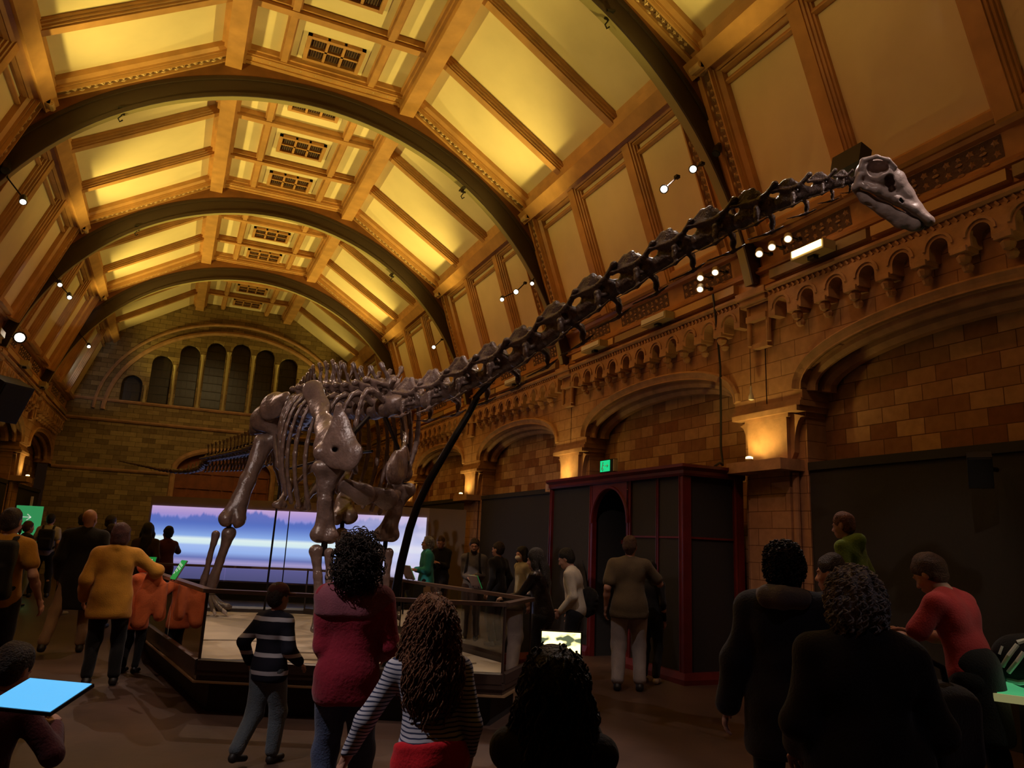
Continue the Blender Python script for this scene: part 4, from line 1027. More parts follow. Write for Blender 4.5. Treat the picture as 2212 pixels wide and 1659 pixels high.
def scap_l(s):
    n = V3(.80, -.5, .1); n /= np.linalg.norm(n); q = (n, .28)
    s.chain([(2.84, 10.15, 3.28), (2.80, 9.9, 3.05), (2.76, 9.65, 2.85), (2.66, 9.3, 2.62)], [.14, .11, .12, .20], k=.08, sq=q)
    s.chain([(2.62, 9.2, 2.56), (2.48, 8.98, 2.5), (2.36, 8.85, 2.42)], [.18, .18, .15], k=.09, sq=q); s.cap((2.56, 9.25, 2.48), (2.68, 9.28, 2.46), .09, .09, k=.06)
bone('scapula', scap_l, 3)
def sternal(s):
    s.chain([(1.86, 8.90, 2.22), (2.06, 8.85, 2.13), (2.2, 8.9, 2.16)], [.10, .12, .07], k=.06, sq=((0.1, .9, .5), .35))
    s.chain([(2.20, 8.9, 2.14), (2.36, 8.92, 2.10), (2.48, 9.0, 2.16)], [.08, .12, .09], k=.06, sq=((0.1, .9, .5), .35))
bone('sternal_plate', sternal, 4)
def hum(a0, a1, mid, b0, b1):
    def fn(s):
        n = (V3(*b1) - V3(*b0)); 
        top = (V3(*a0) + V3(*a1)) / 2; bot = (V3(*b0) + V3(*b1)) / 2; mid_ = V3(*mid)
        s.cap(a0, a1, .085, .075, k=.05); s.cap(a0, mid, .07, .06, k=.08); s.cap(a1, mid, .06, .06, k=.08); s.cap(mid, bot, .06, .07, k=.08)
        s.cap(mid, b0, .05, .07, k=.08); s.cap(mid, b1, .05, .07, k=.08); s.ell(b0, (.085, .09, .08), k=.05); s.ell(b1, (.085, .09, .08), k=.05)
        s.ell(bot + V3(0, .10, .02), (.03, .05, .09), k=.04, op='s'); s.ell(bot + V3(0, -.11, .06), (.035, .05, .10), k=.04, op='s')
    return fn
bone('humerus', hum((1.55, 9.0, 2.42), (1.74, 8.93, 2.42), (1.65, 9.0, 2.02), (1.59, 9.0, 1.64), (1.74, 8.98, 1.63)), 5)
bone('humerus', hum((2.74, 9.32, 2.26), (2.52, 9.28, 2.28), (2.585, 9.35, 1.95), (2.44, 9.4, 1.68), (2.60, 9.4, 1.68)), 6)
def rod(a, b, r0, r1, r2):
    a, b = V3(*a), V3(*b); m = (a + b) / 2
    def fn(s):
        s.cap(a, a + (m - a) * .35, r0, r1 * 1.1, k=.04); s.cap(a + (m - a) * .35, m, r1 * 1.1, r1, k=.03); s.cap(m, b + (m - b) * .3, r1, r1 * 1.15, k=.03); s.cap(b + (m - b) * .3, b, r1 * 1.15, r2, k=.04)
    return fn
bone('ulna', rod((1.58, 8.96, 1.45), (1.66, 8.82, .90), .085, .048, .055), 7)
bone('radius', rod((1.73, 8.92, 1.44), (1.76, 8.80, .90), .065, .040, .052), 8)
bone('ulna', rod((2.46, 9.42, 1.46), (2.44, 9.38, .86), .08, .048, .055), 9); bone('radius', rod((2.56, 9.36, 1.46), (2.54, 9.32, .86), .065, .040, .05), 10)
def manus(cx, cy, zt, zb):
    g = []
    for i, a in enumerate(np.linspace(-1.9, 1.9, 5)):
        x0, y0 = cx + .075 * math.sin(a), cy - .075 * math.cos(a)
        s = SDF(.012, .03); s.chain([(x0, y0, zt), (x0 * 1.0, y0, (zt + zb) / 2), (x0 + .012 * math.sin(a), y0 - .012, zb + .05)], [.034, .024, .033], k=.03); s.ell((x0 + .012 * math.sin(a), y0 - .02, zb + .035), (.033, .04, .032), k=.02)
        sobj('metacarpal', s, M_BONE, dn)
manus(1.70, 8.83, .86, .56); manus(2.48, 9.33, .82, .40)
m_ = MB(); m_.box(1.655, 1.72, 8.80, 8.865, .395, .60); m_.build('foot_post', pmat('post_bone_brown', (.12, .085, .07), .5), dn)
# hind limbs
def fem(hd, top, mid, b0, b1):
    hd, top, mid, b0, b1 = (V3(*q) for q in (hd, top, mid, b0, b1)); 
    def fn(s):
        s.ell(hd, (.125, .12, .11), k=.06); s.cap(hd, top, .10, .09, k=.08); s.cap(top, mid, .105, .095, k=.08); s.cap(hd, mid, .07, .08, k=.10); s.cap(mid, (b0 + b1) / 2, .092, .10, k=.08)
        s.cap(mid, b0, .06, .10, k=.10); s.cap(mid, b1, .06, .10, k=.10); s.ell(b0, (.11, .13, .10), k=.06); s.ell(b1, (.11, .13, .10), k=.06); s.ell((b0 + b1) / 2 + V3(0, -.14, 0), (.03, .06, .14), k=.04, op='s'); s.ell((b0 + b1) / 2 + V3(0, 0, -.11), (.03, .14, .05), k=.04, op='s')
    return fn
bone('femur', fem((1.34, 12.42, 3.12), (1.16, 12.40, 3.06), (1.02, 12.3, 2.42), (.77, 12.2, 1.82), (.94, 12.2, 1.81)), 11, .022)
bone('femur', fem((2.26, 12.42, 3.12), (2.46, 12.36, 3.06), (2.48, 11.95, 2.45), (2.28, 11.45, 1.92), (2.48, 11.45, 1.94)), 12, .022)
bone('tibia', rod((.84, 12.26, 1.60), (.69, 12.48, .80), .11, .065, .08), 13, .02); bone('fibula', rod((.66, 12.34, 1.58), (.57, 12.50, .82), .065, .042, .055), 14)
bone('tibia', rod((2.36, 11.42, 1.66), (2.46, 11.50, .80), .11, .065, .08), 15, .02); bone('fibula', rod((2.53, 11.42, 1.62), (2.62, 11.5, .82), .065, .042, .055), 16)
for (cx, cy, zt) in ((.66, 12.40, .72), (2.50, 11.40, .70)):
    s = SDF(.016, .04); s.ell((cx, cy + .05, zt), (.11, .09, .06), k=.04); sobj('astragalus', s, M_BONE, dn)
    for i in range(5):
        a = -.6 + .42 * i; dx, dy = math.sin(a + .45), -math.cos(a + .45)
        p0 = V3(cx + .08 * dx - .0, cy + .05 + .05 * dy, zt - .06); p1 = p0 + V3(.13 * dx, .13 * dy, -.10); p2 = p1 + V3(.09 * dx, .09 * dy, -.06 if i < 3 else -.03); p3 = p2 + V3(.10 * dx, .10 * dy, -.04)
        s = SDF(.012, .02); s.chain([p0, p1, p2], [.040, .030, .034], k=.02); s.cap(p2, p2 + (p3 - p2) * .4, .034, .030, k=.02); sobj('metatarsal', s, M_BONE, dn)
        if i < 3:
            s = SDF(.010, .02); s.chain([p2 + (p3 - p2) * .4, p3 + V3(0, 0, .0), p3 + V3(.05 * dx, .05 * dy, -.05)], [.036, .028, .008], k=.02, sq=((-dy, dx, 0), .6)); sobj('claw', s, M_BONEL, dn)
for (x, y, z) in ((.62, 12.45, .62), (2.48, 11.48, .6)):
    m_ = MB(); m_.box(x - .03, x + .03, y - .03, y + .03, .395, z + .1); m_.build('foot_post', M_STEEL, dn)
# pelvis
for e, cx in ((-1, 1.36), (1, 2.20)):
    n = (V3(e, -.25, .15)); q = (n, .22)
    def ili(s):
        mx = lambda x, y, z: (1.8 + e * (1.8 - x), y, z)
        n2 = V3(e * .62, -.72, .25); q2 = (n2 / np.linalg.norm(n2), .26)
        s.chain([mx(1.06, 12.72, 3.28), mx(1.14, 12.45, 3.46), mx(1.26, 12.15, 3.62), mx(1.40, 11.86, 3.74)], [.10, .17, .19, .09], k=.12, sq=q2)
        s.chain([mx(1.24, 12.3, 3.45), (cx, 12.34, 3.18)], [.14, .10], k=.1, sq=q2); s.chain([mx(1.14, 12.6, 3.4), (cx, 12.62, 3.22)], [.12, .08], k=.1, sq=q2); s.cap(mx(1.35, 12.3, 3.5), (1.8 + e * .2, 12.5, 3.52), .06, .07)
    bone('ilium', ili, 20 + e)
    def pub(s):
        s.chain([(cx, 12.3, 3.12), (cx + .05 * -e, 12.0, 2.72), (1.78 + e * .18, 11.72, 2.35), (1.60 + e * .15, 11.50, 2.08)], [.10, .07, .075, .085], k=.08, sq=((e, .3, 0), .45))
        s.cap((1.60 + e * .11, 11.50, 2.05), (1.60 + e * .21, 11.48, 2.05), .06, .06, k=.05)
    bone('pubis', pub, 24 + e)
    def isc(s):
        s.chain([(cx, 12.65, 3.14), (cx - e * .12, 12.95, 2.75), (1.74 + e * .10, 13.25, 2.45), (1.74 + e * .07, 13.4, 2.32)], [.09, .05, .045, .065], k=.07, sq=((e, .2, 0), .5))
    bone('ischium', isc, 28 + e)

# skull: built in its own frame, x forward, z up, then posed
def w2(v): return CR @ np.array(v, float)
fwd = w2((.825, .575, -.20)); fwd /= np.linalg.norm(fwd); upv = w2((.38, -.80, -.44)); upv -= fwd * (upv @ fwd); upv /= np.linalg.norm(upv); lef = np.cross(upv, fwd)
SK = Matrix(((fwd[0], lef[0], upv[0], 3.985), (fwd[1], lef[1], upv[1], 3.30), (fwd[2], lef[2], upv[2], 4.165), (0, 0, 0, 1)))
q_ = .00290
def K(x, z, y=0): return (x * q_, y * q_, z * q_)
def skull_sdf(s):
    s.ell(K(6, 22), (26 * q_, 26 * q_, 27 * q_), k=.02)
    s.chain([K(8, 30), K(34, 34), K(64, 32)], [r * q_ for r in (27, 34, 29)], k=.02); s.chain([K(20, 6), K(60, 8), K(100, 8)], [r * q_ for r in (22, 20, 16)], k=.02)
    s.chain([K(64, 32), K(100, 19), K(140, 6), K(180, -3)], [r * q_ for r in (28, 23.5, 17, 12.5)], k=.02)
    for y in (-1, 1):
        s.chain([K(184, -1, 0), K(178, 0, 12 * y), K(140, 5, 15 * y), K(95, 5, 22 * y), K(45, 2, 30 * y), K(8, -6, 27 * y)], [r * q_ for r in (9, 9, 10, 10, 9, 8)], k=.02)
        s.chain([K(8, -6, 27 * y), K(2, -17, 26 * y), K(-4, 12, 24 * y)], [7 * q_, 7 * q_, 8 * q_], k=.015)
        s.chain([K(-16, 42, 14 * y), K(2, 62, 22 * y), K(27, 68, 22 * y), K(50, 62, 20 * y)], [r * q_ for r in (7, 4.5, 4.5, 4)], k=.012)
        s.chain([K(-18, 40, 14 * y), K(-12, 24, 20 * y)], [6 * q_, 6 * q_], k=.015)
    # openings
    for y in (-1, 1):
        s.cap(K(15, 41, 60 * y), K(15, 41, 22.5 * y), 19 * q_, k=.006, op='s'); s.cap(K(27, 48, 60 * y), K(27, 48, 17 * y), 12 * q_, k=.006, op='s'); s.chain([K(14, -14, 60 * y), K(14, -14, 16 * y)], [4 * q_] * 2, k=.006, op='s')
        s.chain([K(52, 36, 60 * y), K(52, 36, 14 * y)], [9 * q_, 9 * q_], k=.006, op='s'); s.chain([K(60, 28, 60 * y), K(60, 28, 15 * y)], [10.5 * q_, 10.5 * q_], k=.006, op='s'); s.chain([K(72, 19, 60 * y), K(72, 19, 12 * y)], [7.5 * q_, 7.5 * q_], k=.006, op='s')
        s.chain([K(101, 9, 40 * y), K(101, 9, 6 * y)], [3.6 * q_] * 2, k=.004, op='s'); s.chain([K(107, 7, 40 * y), K(107, 7, 6 * y)], [3 * q_] * 2, k=.004, op='s')
        s.ell(K(28, 8, 36 * y), (8 * q_, 6 * q_, 4 * q_), k=.01, op='s'); s.chain([K(10, 6, 36 * y), K(22, -1, 36 * y)], [4 * q_, 4 * q_], k=.01, op='s')
    s.chain([K(34, 74), K(60, 66)], [10 * q_, 8 * q_], k=.01, op='s'); s.chain([K(72, 57), K(120, 31)], [3.2 * q_, 2.2 * q_], k=.008, op='s')
    s.ell(K(30, -14), (26 * q_, 16 * q_, 9 * q_), k=.01, op='s')
sk_s = SDF(.0055, .012); skull_sdf(sk_s); P, F = sk_s.mesh(); P = relax(P, F, 1, .4); P = P + normals(P, F) * (wobble(P, 4, 70) * .0011)[:, None]
sk = bpy.data.objects.new('skull', fast_mesh('skull', P, F, M_BONEL)); COL.objects.link(sk); sk.parent = dn; sk.matrix_parent_inverse = Matrix.Translation(dn.location).inverted(); sk.matrix_basis = SK
s = SDF(.0055, .012)
for y in (-1, 1):
    s.chain([K(3, -20, 25 * y), K(35, -26, 25 * y), K(87, -27, 21 * y), K(130, -29, 17 * y), K(158, -24, 13 * y), K(172, -22, 0)], [r * q_ for r in (6, 11, 15, 17, 15, 10)], k=.015, sq=((0, 1, 0), .5))
    s.chain([K(30, -28, 25 * y), K(60, -26, 23 * y), K(110, -26, 18 * y)], [6 * q_, 7 * q_, 6 * q_], k=.015)
    s.ell(K(50, -33, 30 * y), (9 * q_, 4 * q_, 3 * q_), k=.006, op='s')
P, F = s.mesh(); P = relax(P, F, 1, .4); P = P + normals(P, F) * (wobble(P, 6, 60) * .001)[:, None]
jaw = bpy.data.objects.new('lower_jaw', fast_mesh('lower_jaw', P, F, M_BONEL)); COL.objects.link(jaw); jaw.parent = sk
m_ = MB()
for y in (-1, 1):
    for i in range(8):
        a = i / 7; x = 188 - 34 * a ** 1.3; yy = y * (3 + 11 * min(1, a * 1.6))
        m_.tube([K(x, -4, yy), K(x + 1.5, -14, yy * .96), K(x, -23, yy * .85)], [1.7 * q_, 1.5 * q_, .6 * q_], 6)
        x2 = 176 - 32 * a ** 1.3; m_.tube([K(x2, -24, yy * .8), K(x2 + 2, -12, yy * .85)], [1.6 * q_, .6 * q_], 6)
th = m_.build('teeth', M_BONE); th.parent = sk
# armature
m_ = MB(); m_.tube([(2.83, 7.28, 3.16), (2.75, 7.3, 2.97), (2.62, 7.3, 2.73), (2.50, 7.32, 2.49), (2.37, 7.35, 2.22), (2.28, 7.38, 1.98), (2.22, 7.4, 1.74), (2.17, 7.44, 1.4), (2.14, 7.48, 1.06), (2.12, 7.52, .7), (2.12, 7.54, .395)], [.035, .035, .037, .038, .04, .04, .042, .043, .045, .047, .05], 12)
m_.tube([(2.80, 7.28, 3.14), (2.90, 7.0, 3.34)], .03, 8); m_.lathe((2.12, 7.54, .395), (0, 0, 1), [(0, .12), (.015, .12), (.02, .06)], 16); m_.build('neck_prop', M_STEEL, dn)
m_ = MB(); pts = [p + V3(0, 0, -.03) for p, T in dpos]; m_.tube([V3(2.57, 8.11, 3.18)] + pts + [V3(1.8, 12.3, 3.5), V3(1.68, 13.2, 3.36)], .025, 8)
m_.tube([(2.05, 8.9, 3.08), (1.83, 8.85, 2.80)], .028, 8); m_.tube([(2.3, 9.1, 3.15), (2.6, 9.3, 2.7)], .025, 8)
m_.tube([(1.68, 9.0, 2.5), (1.66, 8.98, 1.5)], .022, 8); m_.tube([(1.68, 8.96, 1.62), (1.68, 8.94, 1.4)], .03, 8); m_.tube([(2.52, 9.4, 1.7), (2.51, 9.4, 1.4)], .03, 8)
m_.tube([(.85, 12.2, 1.9), (.80, 12.26, 1.5)], .035, 8); m_.tube([(2.37, 11.45, 1.95), (2.38, 11.43, 1.55)], .035, 8)
m_.tube([(1.35, 12.42, 3.1), (2.25, 12.42, 3.1)], .03, 8); m_.tube([(1.5, 11.9, 2.6), (2.1, 10.2, 2.75), (2.2, 9.2, 2.7)], .018, 6)
m_.build('steel_armature', M_STEEL, dn)
m_ = MB(); m_.tube([(1.52, 12.3, 3.45), (1.50, 12.3, 1.9), (1.48, 12.3, .395)], .016, 8); m_.build('hip_support', M_STEEL, dn)

# ================================================================ visitors
def fabric(name, col, rough=.85, bump=.25, bscale=90, var=.12, stripe=None):
    if name in MATS: return MATS[name]
    if stripe is None: return pmat(name, col, rough, bump=bump, bscale=bscale, var=var, vscale=9, sheen=.15, spec=.25)
    m = bpy.data.materials.new(name); m.use_nodes = True; nt = m.node_tree; b = nt.nodes['Principled BSDF']; L = nt.links.new
    b.inputs['Roughness'].default_value = rough; b.inputs['Specular IOR Level'].default_value = .2
    tc = nt.nodes.new('ShaderNodeTexCoord'); sp = nt.nodes.new('ShaderNodeSeparateXYZ'); L(tc.outputs['Object'], sp.inputs[0])
    nz = nt.nodes.new('ShaderNodeTexNoise'); nz.inputs['Scale'].default_value = 7; L(tc.outputs['Object'], nz.inputs['Vector'])
    period, frac, col2, wav = stripe
    a = nt.nodes.new('ShaderNodeMath'); a.operation = 'MULTIPLY_ADD'; a.inputs[1].default_value = wav; L(nz.outputs['Fac'], a.inputs[0]); L(sp.outputs[2], a.inputs[2])
    d = nt.nodes.new('ShaderNodeMath'); d.operation = 'DIVIDE'; d.inputs[1].default_value = period; L(a.outputs[0], d.inputs[0])
    f = nt.nodes.new('ShaderNodeMath'); f.operation = 'FRACT'; L(d.outputs[0], f.inputs[0])
    g = nt.nodes.new('ShaderNodeMath'); g.operation = 'LESS_THAN'; g.inputs[1].default_value = frac; L(f.outputs[0], g.inputs[0])
    mx = nt.nodes.new('ShaderNodeMix'); mx.data_type = 'RGBA'; L(g.outputs[0], mx.inputs['Factor']); mx.inputs[6].default_value = (*col, 1); mx.inputs[7].default_value = (*col2, 1)
    L(mx.outputs[2], b.inputs['Base Color']); MATS[name] = m; return m
def skinmat(name, col): return pmat(name, col, .5, bump=.1, bscale=60, var=.08, vscale=12, spec=.35)
SKIN = skinmat('fair_skin', (.55, .30, .22)); SKIND = skinmat('tanned_skin', (.40, .20, .13))
def hairmat(name, col): return pmat(name, col, .5, bump=.9, bscale=120, var=.35, vscale=30, spec=.4)
H_DARK = hairmat('dark_brown_hair', (.035, .018, .012)); H_BLACK = hairmat('black_hair', (.010, .008, .008)); H_RED = hairmat('auburn_hair', (.20, .075, .03)); H_GREY = hairmat('grey_hair', (.45, .42, .40)); H_BROWN = hairmat('brown_hair', (.10, .05, .03)); H_GING = hairmat('ginger_hair', (.22, .08, .035))
def rotm(yaw=0, pitch=0, roll=0):
    """columns are the head's right, front and up axes; pitch > 0 looks down, yaw > 0 turns left"""
    y, p, r = map(math.radians, (yaw, pitch, roll))
    Rz = np.array([[math.cos(y), -math.sin(y), 0], [math.sin(y), math.cos(y), 0], [0, 0, 1]])
    Rx = np.array([[1, 0, 0], [0, math.cos(p), math.sin(p)], [0, -math.sin(p), math.cos(p)]])
    Ry = np.array([[math.cos(r), 0, math.sin(r)], [0, 1, 0], [-math.sin(r), 0, math.cos(r)]])
    return Rz @ Rx @ Ry
def ik(a, b, l1, l2, hint):
    a, b = V3(*a), V3(*b); d = b - a; L = np.linalg.norm(d); mx = (l1 + l2) * .995
    if L > mx: b = a + d / L * mx; d = b - a; L = mx
    x = (l1 * l1 - l2 * l2 + L * L) / (2 * L); h = math.sqrt(max(l1 * l1 - x * x, 0)); t = d / L; hv = V3(*hint) - t * (V3(*hint) @ t); hv /= np.linalg.norm(hv) + 1e-9
    return a + t * x + hv * h, b
def hand_sdf(wr, dirv, palm, k, curl=.5, left=False, h=.006):
    """five separate fingers; dirv = along the hand, palm = the palm's outward normal"""
    s = SDF(h * max(k, .8), .012 * k); d = V3(*dirv); d /= np.linalg.norm(d); n = V3(*palm); n = n - d * (n @ d); n /= np.linalg.norm(n); r = np.cross(d, n) * (-1 if left else 1); wr = V3(*wr)
    s.cap(wr - d * .03 * k, wr + d * .02 * k, .026 * k, .026 * k, k=.015 * k, sq=(n, .75))
    s.chain([wr + d * .015 * k, wr + d * .085 * k], [.033 * k, .036 * k], k=.02 * k, sq=(n, .42)); s.cap(wr + d * .08 * k - r * .026 * k, wr + d * .08 * k + r * .026 * k, .013 * k, .013 * k)
    for i, (o, ln) in enumerate(((-.030, .060), (-.010, .072), (.011, .077), (.031, .070))):
        p = wr + d * .088 * k + r * o * k; dd = d + r * o * 1.5; c = curl * (1.1 if i < 2 else .85)
        q = p + (dd * math.cos(c * .6) + n * math.sin(c * .6)) * ln * .5 * k; e = q + (dd * math.cos(c * 1.3) + n * math.sin(c * 1.3)) * ln * .3 * k; g = e + (dd * math.cos(c * 1.9) + n * math.sin(c * 1.9)) * ln * .24 * k
        s.chain([p, q, e, g], [.0095 * k, .0088 * k, .008 * k, .007 * k], k=.005 * k)
    p = wr + d * .028 * k + r * .026 * k; q = p + (d * .6 + r * .75 + n * .25) * .036 * k; e = q + (d * .85 + r * .3 + n * .35) * .03 * k; g = e + (d * .9 + n * .3) * .022 * k
    s.chain([p, q, e, g], [.014 * k, .0115 * k, .010 * k, .008 * k], k=.01 * k)
    return s
def person(label, pos, rel, H, top, topm, legm, hair, hairm, hL, hR, hh=(0, 0), feet=((-.10, 0), (.10, 0)), lean=0, side=0, skin=SKIN, hem=.86, sleeve=1.0, puff=.018, legpuff=.016, vox=.014, shoem=None, elbL=(-.4, -1, -.4), elbR=(.4, -1, -.4), zoff=0, kneel=None, wide=1.0, curl=.5, legskirt=None, group=None, handdir=None, palm=None, seat=False, wr=.004, legend=.12, hairlen=.3, strands=0):
    """one figure: continuous body with head, face and hands; clothes, hair and shoes are its parts"""
    puff *= .62; k = H / 1.75; base = math.atan2(-pos[0], pos[1]) + math.radians(rel)
    root = tag(empty('person', (pos[0], pos[1], zoff), base), label, 'person', group)
    la, sa = math.radians(lean), math.radians(side)
    PV = V3(0, 0, .93)
    if seat: PV = V3(0, 0, .12)
    def T(p):  # lean the trunk about the hips
        p = V3(*p) - V3(0, 0, .93); y = p[1] * math.cos(la) + p[2] * math.sin(la); z = -p[1] * math.sin(la) + p[2] * math.cos(la); x = p[0] * math.cos(sa) + z * math.sin(sa); z = -p[0] * math.sin(sa) + z * math.cos(sa)
        return (V3(x, y, z) + PV) * k
    RT = np.array([[math.cos(sa), 0, math.sin(sa)], [0, 1, 0], [-math.sin(sa), 0, math.cos(sa)]]) @ np.array([[1, 0, 0], [0, math.cos(la), math.sin(la)], [0, -math.sin(la), math.cos(la)]])
    RI_ = RT.T
    w = wide
    shL, shR = T((-.163 * w, 0, 1.405)), T((.163 * w, 0, 1.405)); neck = T((0, -.005, 1.46)); 
    HR = rotm(hh[0], hh[1]); hc = neck + (HR @ V3(0, .025, .155)) * k * (1 if H > 1.3 else 1.12)
    hs = k * 1.04 if H > 1.45 else k * 1.14      # children have larger heads
    def wrist(t, sh): return sh + V3(*t) * k
    eL, wL = ik(shL, wrist(hL, shL), .29 * k, .255 * k, elbL); eR, wR = ik(shR, wrist(hR, shR), .29 * k, .255 * k, elbR)
    hipL, hipR = PV * k + V3(-.092 * w, 0, -.02) * k, PV * k + V3(.092 * w, 0, -.02) * k
    legs = []
    for hp, ft in ((hipL, feet[0]), (hipR, feet[1])):
        an = V3(ft[0], ft[1] - .02, .085 + (ft[2] if len(ft) > 2 else 0)) * k
        kn, an = ik(hp, an, .43 * k, .41 * k, (ft[0] * .3, 1, 0)); legs.append((hp, kn, an, ft))
    def torso(s, g, z0=.86, kk=.035):
        s.ell(T((0, .005, 1.28)), (V3(.146 * w, .104, .20) + g) * k, RI_, k=kk * k); s.ell(T((0, -.005, 1.08)), (V3(.126 * w, .092, .17) + g) * k, RI_, k=kk * k); s.ell(T((0, -.012, .95)), (V3(.152 * w, .108, .14) + g) * k, RI_, k=kk * k)
        s.cap(shL + (neck - shL) * .0, shL + (neck - shL) * .75, (.050 + g) * k, (.056 + g) * k, k=kk * k); s.cap(shR, shR + (neck - shR) * .75, (.050 + g) * k, (.056 + g) * k, k=kk * k)
        s.ell(T((-.075 * w, -.06, 1.33)), (V3(.07, .045, .10) + g) * k, RI_, k=.05 * k); s.ell(T((.075 * w, -.06, 1.33)), (V3(.07, .045, .10) + g) * k, RI_, k=.05 * k)
    def add(name, s, m, rough=0, freq=24, seed=1, it=1, parent=None):
        P, F = s.mesh()
        if len(P) == 0: return None
        if it: P = relax(P, F, it)
        if rough: P = P + normals(P, F) * (wobble(P, seed, freq) * rough)[:, None]
        o = bpy.data.objects.new(name, fast_mesh(name, P, F, m)); COL.objects.link(o); o.parent = parent or root; return o
    # --- body
    s = SDF(vox, .05 * k); torso(s, 0.0)
    s.cap(neck - RT @ V3(0, 0, .03 * k), hc - HR @ V3(0, .01, .06) * hs, .054 * k, .050 * k, k=.03 * k)
    for sh, e, wr_ in ((shL, eL, wL), (shR, eR, wR)): s.cap(sh, e, .050 * k, .038 * k, k=.03 * k); s.cap(e, e + (wr_ - e) * .35, .039 * k, .038 * k, k=.03 * k); s.cap(e + (wr_ - e) * .35, wr_, .038 * k, .025 * k, k=.03 * k)
    for hp, kn, an, ft in legs: s.cap(hp, kn, .082 * k, .052 * k, k=.05 * k); s.cap(kn, kn + (an - kn) * .35 - V3(0, .008 * k, 0), .046 * k, .048 * k, k=.03 * k); s.cap(kn + (an - kn) * .35 - V3(0, .008 * k, 0), an, .048 * k, .032 * k, k=.03 * k)
    Pb, Fb = s.mesh(); Pb = relax(Pb, Fb, 1)
    hv = min(vox, .0075) if vox < .016 else .011
    hd = SDF(hv, .02 * hs); HI = HR.T
    def hp_(x, y, z): return hc + (HR @ V3(x, y, z)) * hs
    hd.ell(hp_(0, -.012, .035), V3(.074, .094, .088) * hs, HI, k=.03 * hs); hd.ell(hp_(0, .022, -.035), V3(.056, .066, .078) * hs, HI, k=.04 * hs); hd.ell(hp_(0, .060, -.085), V3(.026, .024, .022) * hs, HI, k=.03 * hs)
    hd.cap(hp_(0, .080, .012), hp_(0, .104, -.025), .009 * hs, .013 * hs, k=.015 * hs); hd.cap(hp_(-.012, .092, -.030), hp_(.012, .092, -.030), .008 * hs, k=.01 * hs)
    for e in (-1, 1):
        hd.ell(hp_(e * .031, .094, .008), V3(.017, .014, .012) * hs, HI, k=.015 * hs, op='s'); hd.ell(hp_(e * .031, .072, .008), V3(.013, .013, .011) * hs, HI, k=.006)
        hd.cap(hp_(e * .014, .090, .026), hp_(e * .046, .080, .028), .006 * hs, k=.012 * hs); hd.ell(hp_(e * .074, -.008, .0), V3(.009, .020, .033) * hs, HI, k=.008 * hs)
        hd.ell(hp_(e * .040, .062, -.028), V3(.018, .018, .018) * hs, HI, k=.02 * hs)
    hd.cap(hp_(-.020, .088, -.056), hp_(.020, .088, -.056), .006 * hs, k=.008 * hs); hd.cap(hp_(-.017, .086, -.066), hp_(.017, .086, -.066), .007 * hs, k=.008 * hs); hd.cap(hp_(-.022, .099, -.0605), hp_(.022, .099, -.0605), .0035 * hs, k=.004 * hs, op='s')
    hd.cap(hp_(0, -.01, -.06), neck, .050 * k, .054 * k, k=.03 * k)
    PP, FF = [Pb], [np.asarray(Fb)]; n0 = len(Pb)
    Ph, Fh = hd.mesh(); PP.append(Ph); FF.append(np.asarray(Fh) + n0); n0 += len(Ph)
    for i, (e, wr_, lf) in enumerate(((eL, wL, True), (eR, wR, False))):
        d = wr_ - e; d = d / np.linalg.norm(d)
        pn = V3(1 if lf else -1, 0.1, 0) if abs(d[2]) > .6 else V3(.5 if lf else -.5, 0, -1)
        if palm is not None: pn = V3(*palm[i])
        if handdir is not None and handdir[i] is not None: d = V3(*handdir[i])
        Pq, Fq = hand_sdf(wr_, d, pn, k * 1.02, curl, lf, .0055 if vox < .016 else .008).mesh(); PP.append(Pq); FF.append(np.asarray(Fq) + n0); n0 += len(Pq)
    o = bpy.data.objects.new('body', fast_mesh('body', np.concatenate(PP), np.concatenate(FF), skin)); COL.objects.link(o); o.parent = root
    # --- legs
    if legm is not None:
        s = SDF(vox, .045 * k); g = legpuff
        s.ell(PV * k + V3(0, -.012, .01) * k, (V3(.155 * w, .11, .11) + g) * k, k=.05 * k)
        for hp, kn, an, ft in legs:
            end = an + (kn - an) * max(0, (legend - .08)) / .41
            s.cap(hp, kn, (.085 + g) * k, (.056 + g) * k, k=.05 * k); s.cap(kn, end, (.056 + g) * k, (.044 + g) * k, k=.04 * k)
        add('shorts' if legend > .3 else 'trousers', s, legm, .0055 * k, 26, int(abs(pos[0]) * 100))
    # --- shoes
    for hp, kn, an, ft in legs:
        s = SDF(vox * .8, .03 * k); up_ = V3(0, 0, 1); yaw = ft[3] if len(ft) > 3 else 0; fd_ = V3(-math.sin(yaw), math.cos(yaw), 0)
        tilt = (ft[2] if len(ft) > 2 else 0); fd3 = fd_ + V3(0, 0, -tilt * 3); fd3 /= np.linalg.norm(fd3)
        s.cap(an + V3(0, 0, -.01) * k, an + (fd3 * -.02 - V3(0, 0, .045)) * k, .042 * k, .040 * k, k=.03 * k); s.cap(an + (fd3 * -.02 - V3(0, 0, .045)) * k, an + (fd3 * .15 - V3(0, 0, .048)) * k, .038 * k, .034 * k, k=.03 * k)
        if tilt < .01: s.box(an + V3(0, .06, -.135) * k, (.2 * k, .3 * k, .05 * k), k=.004, op='s')
        add('shoe', s, shoem or M_SHOE)
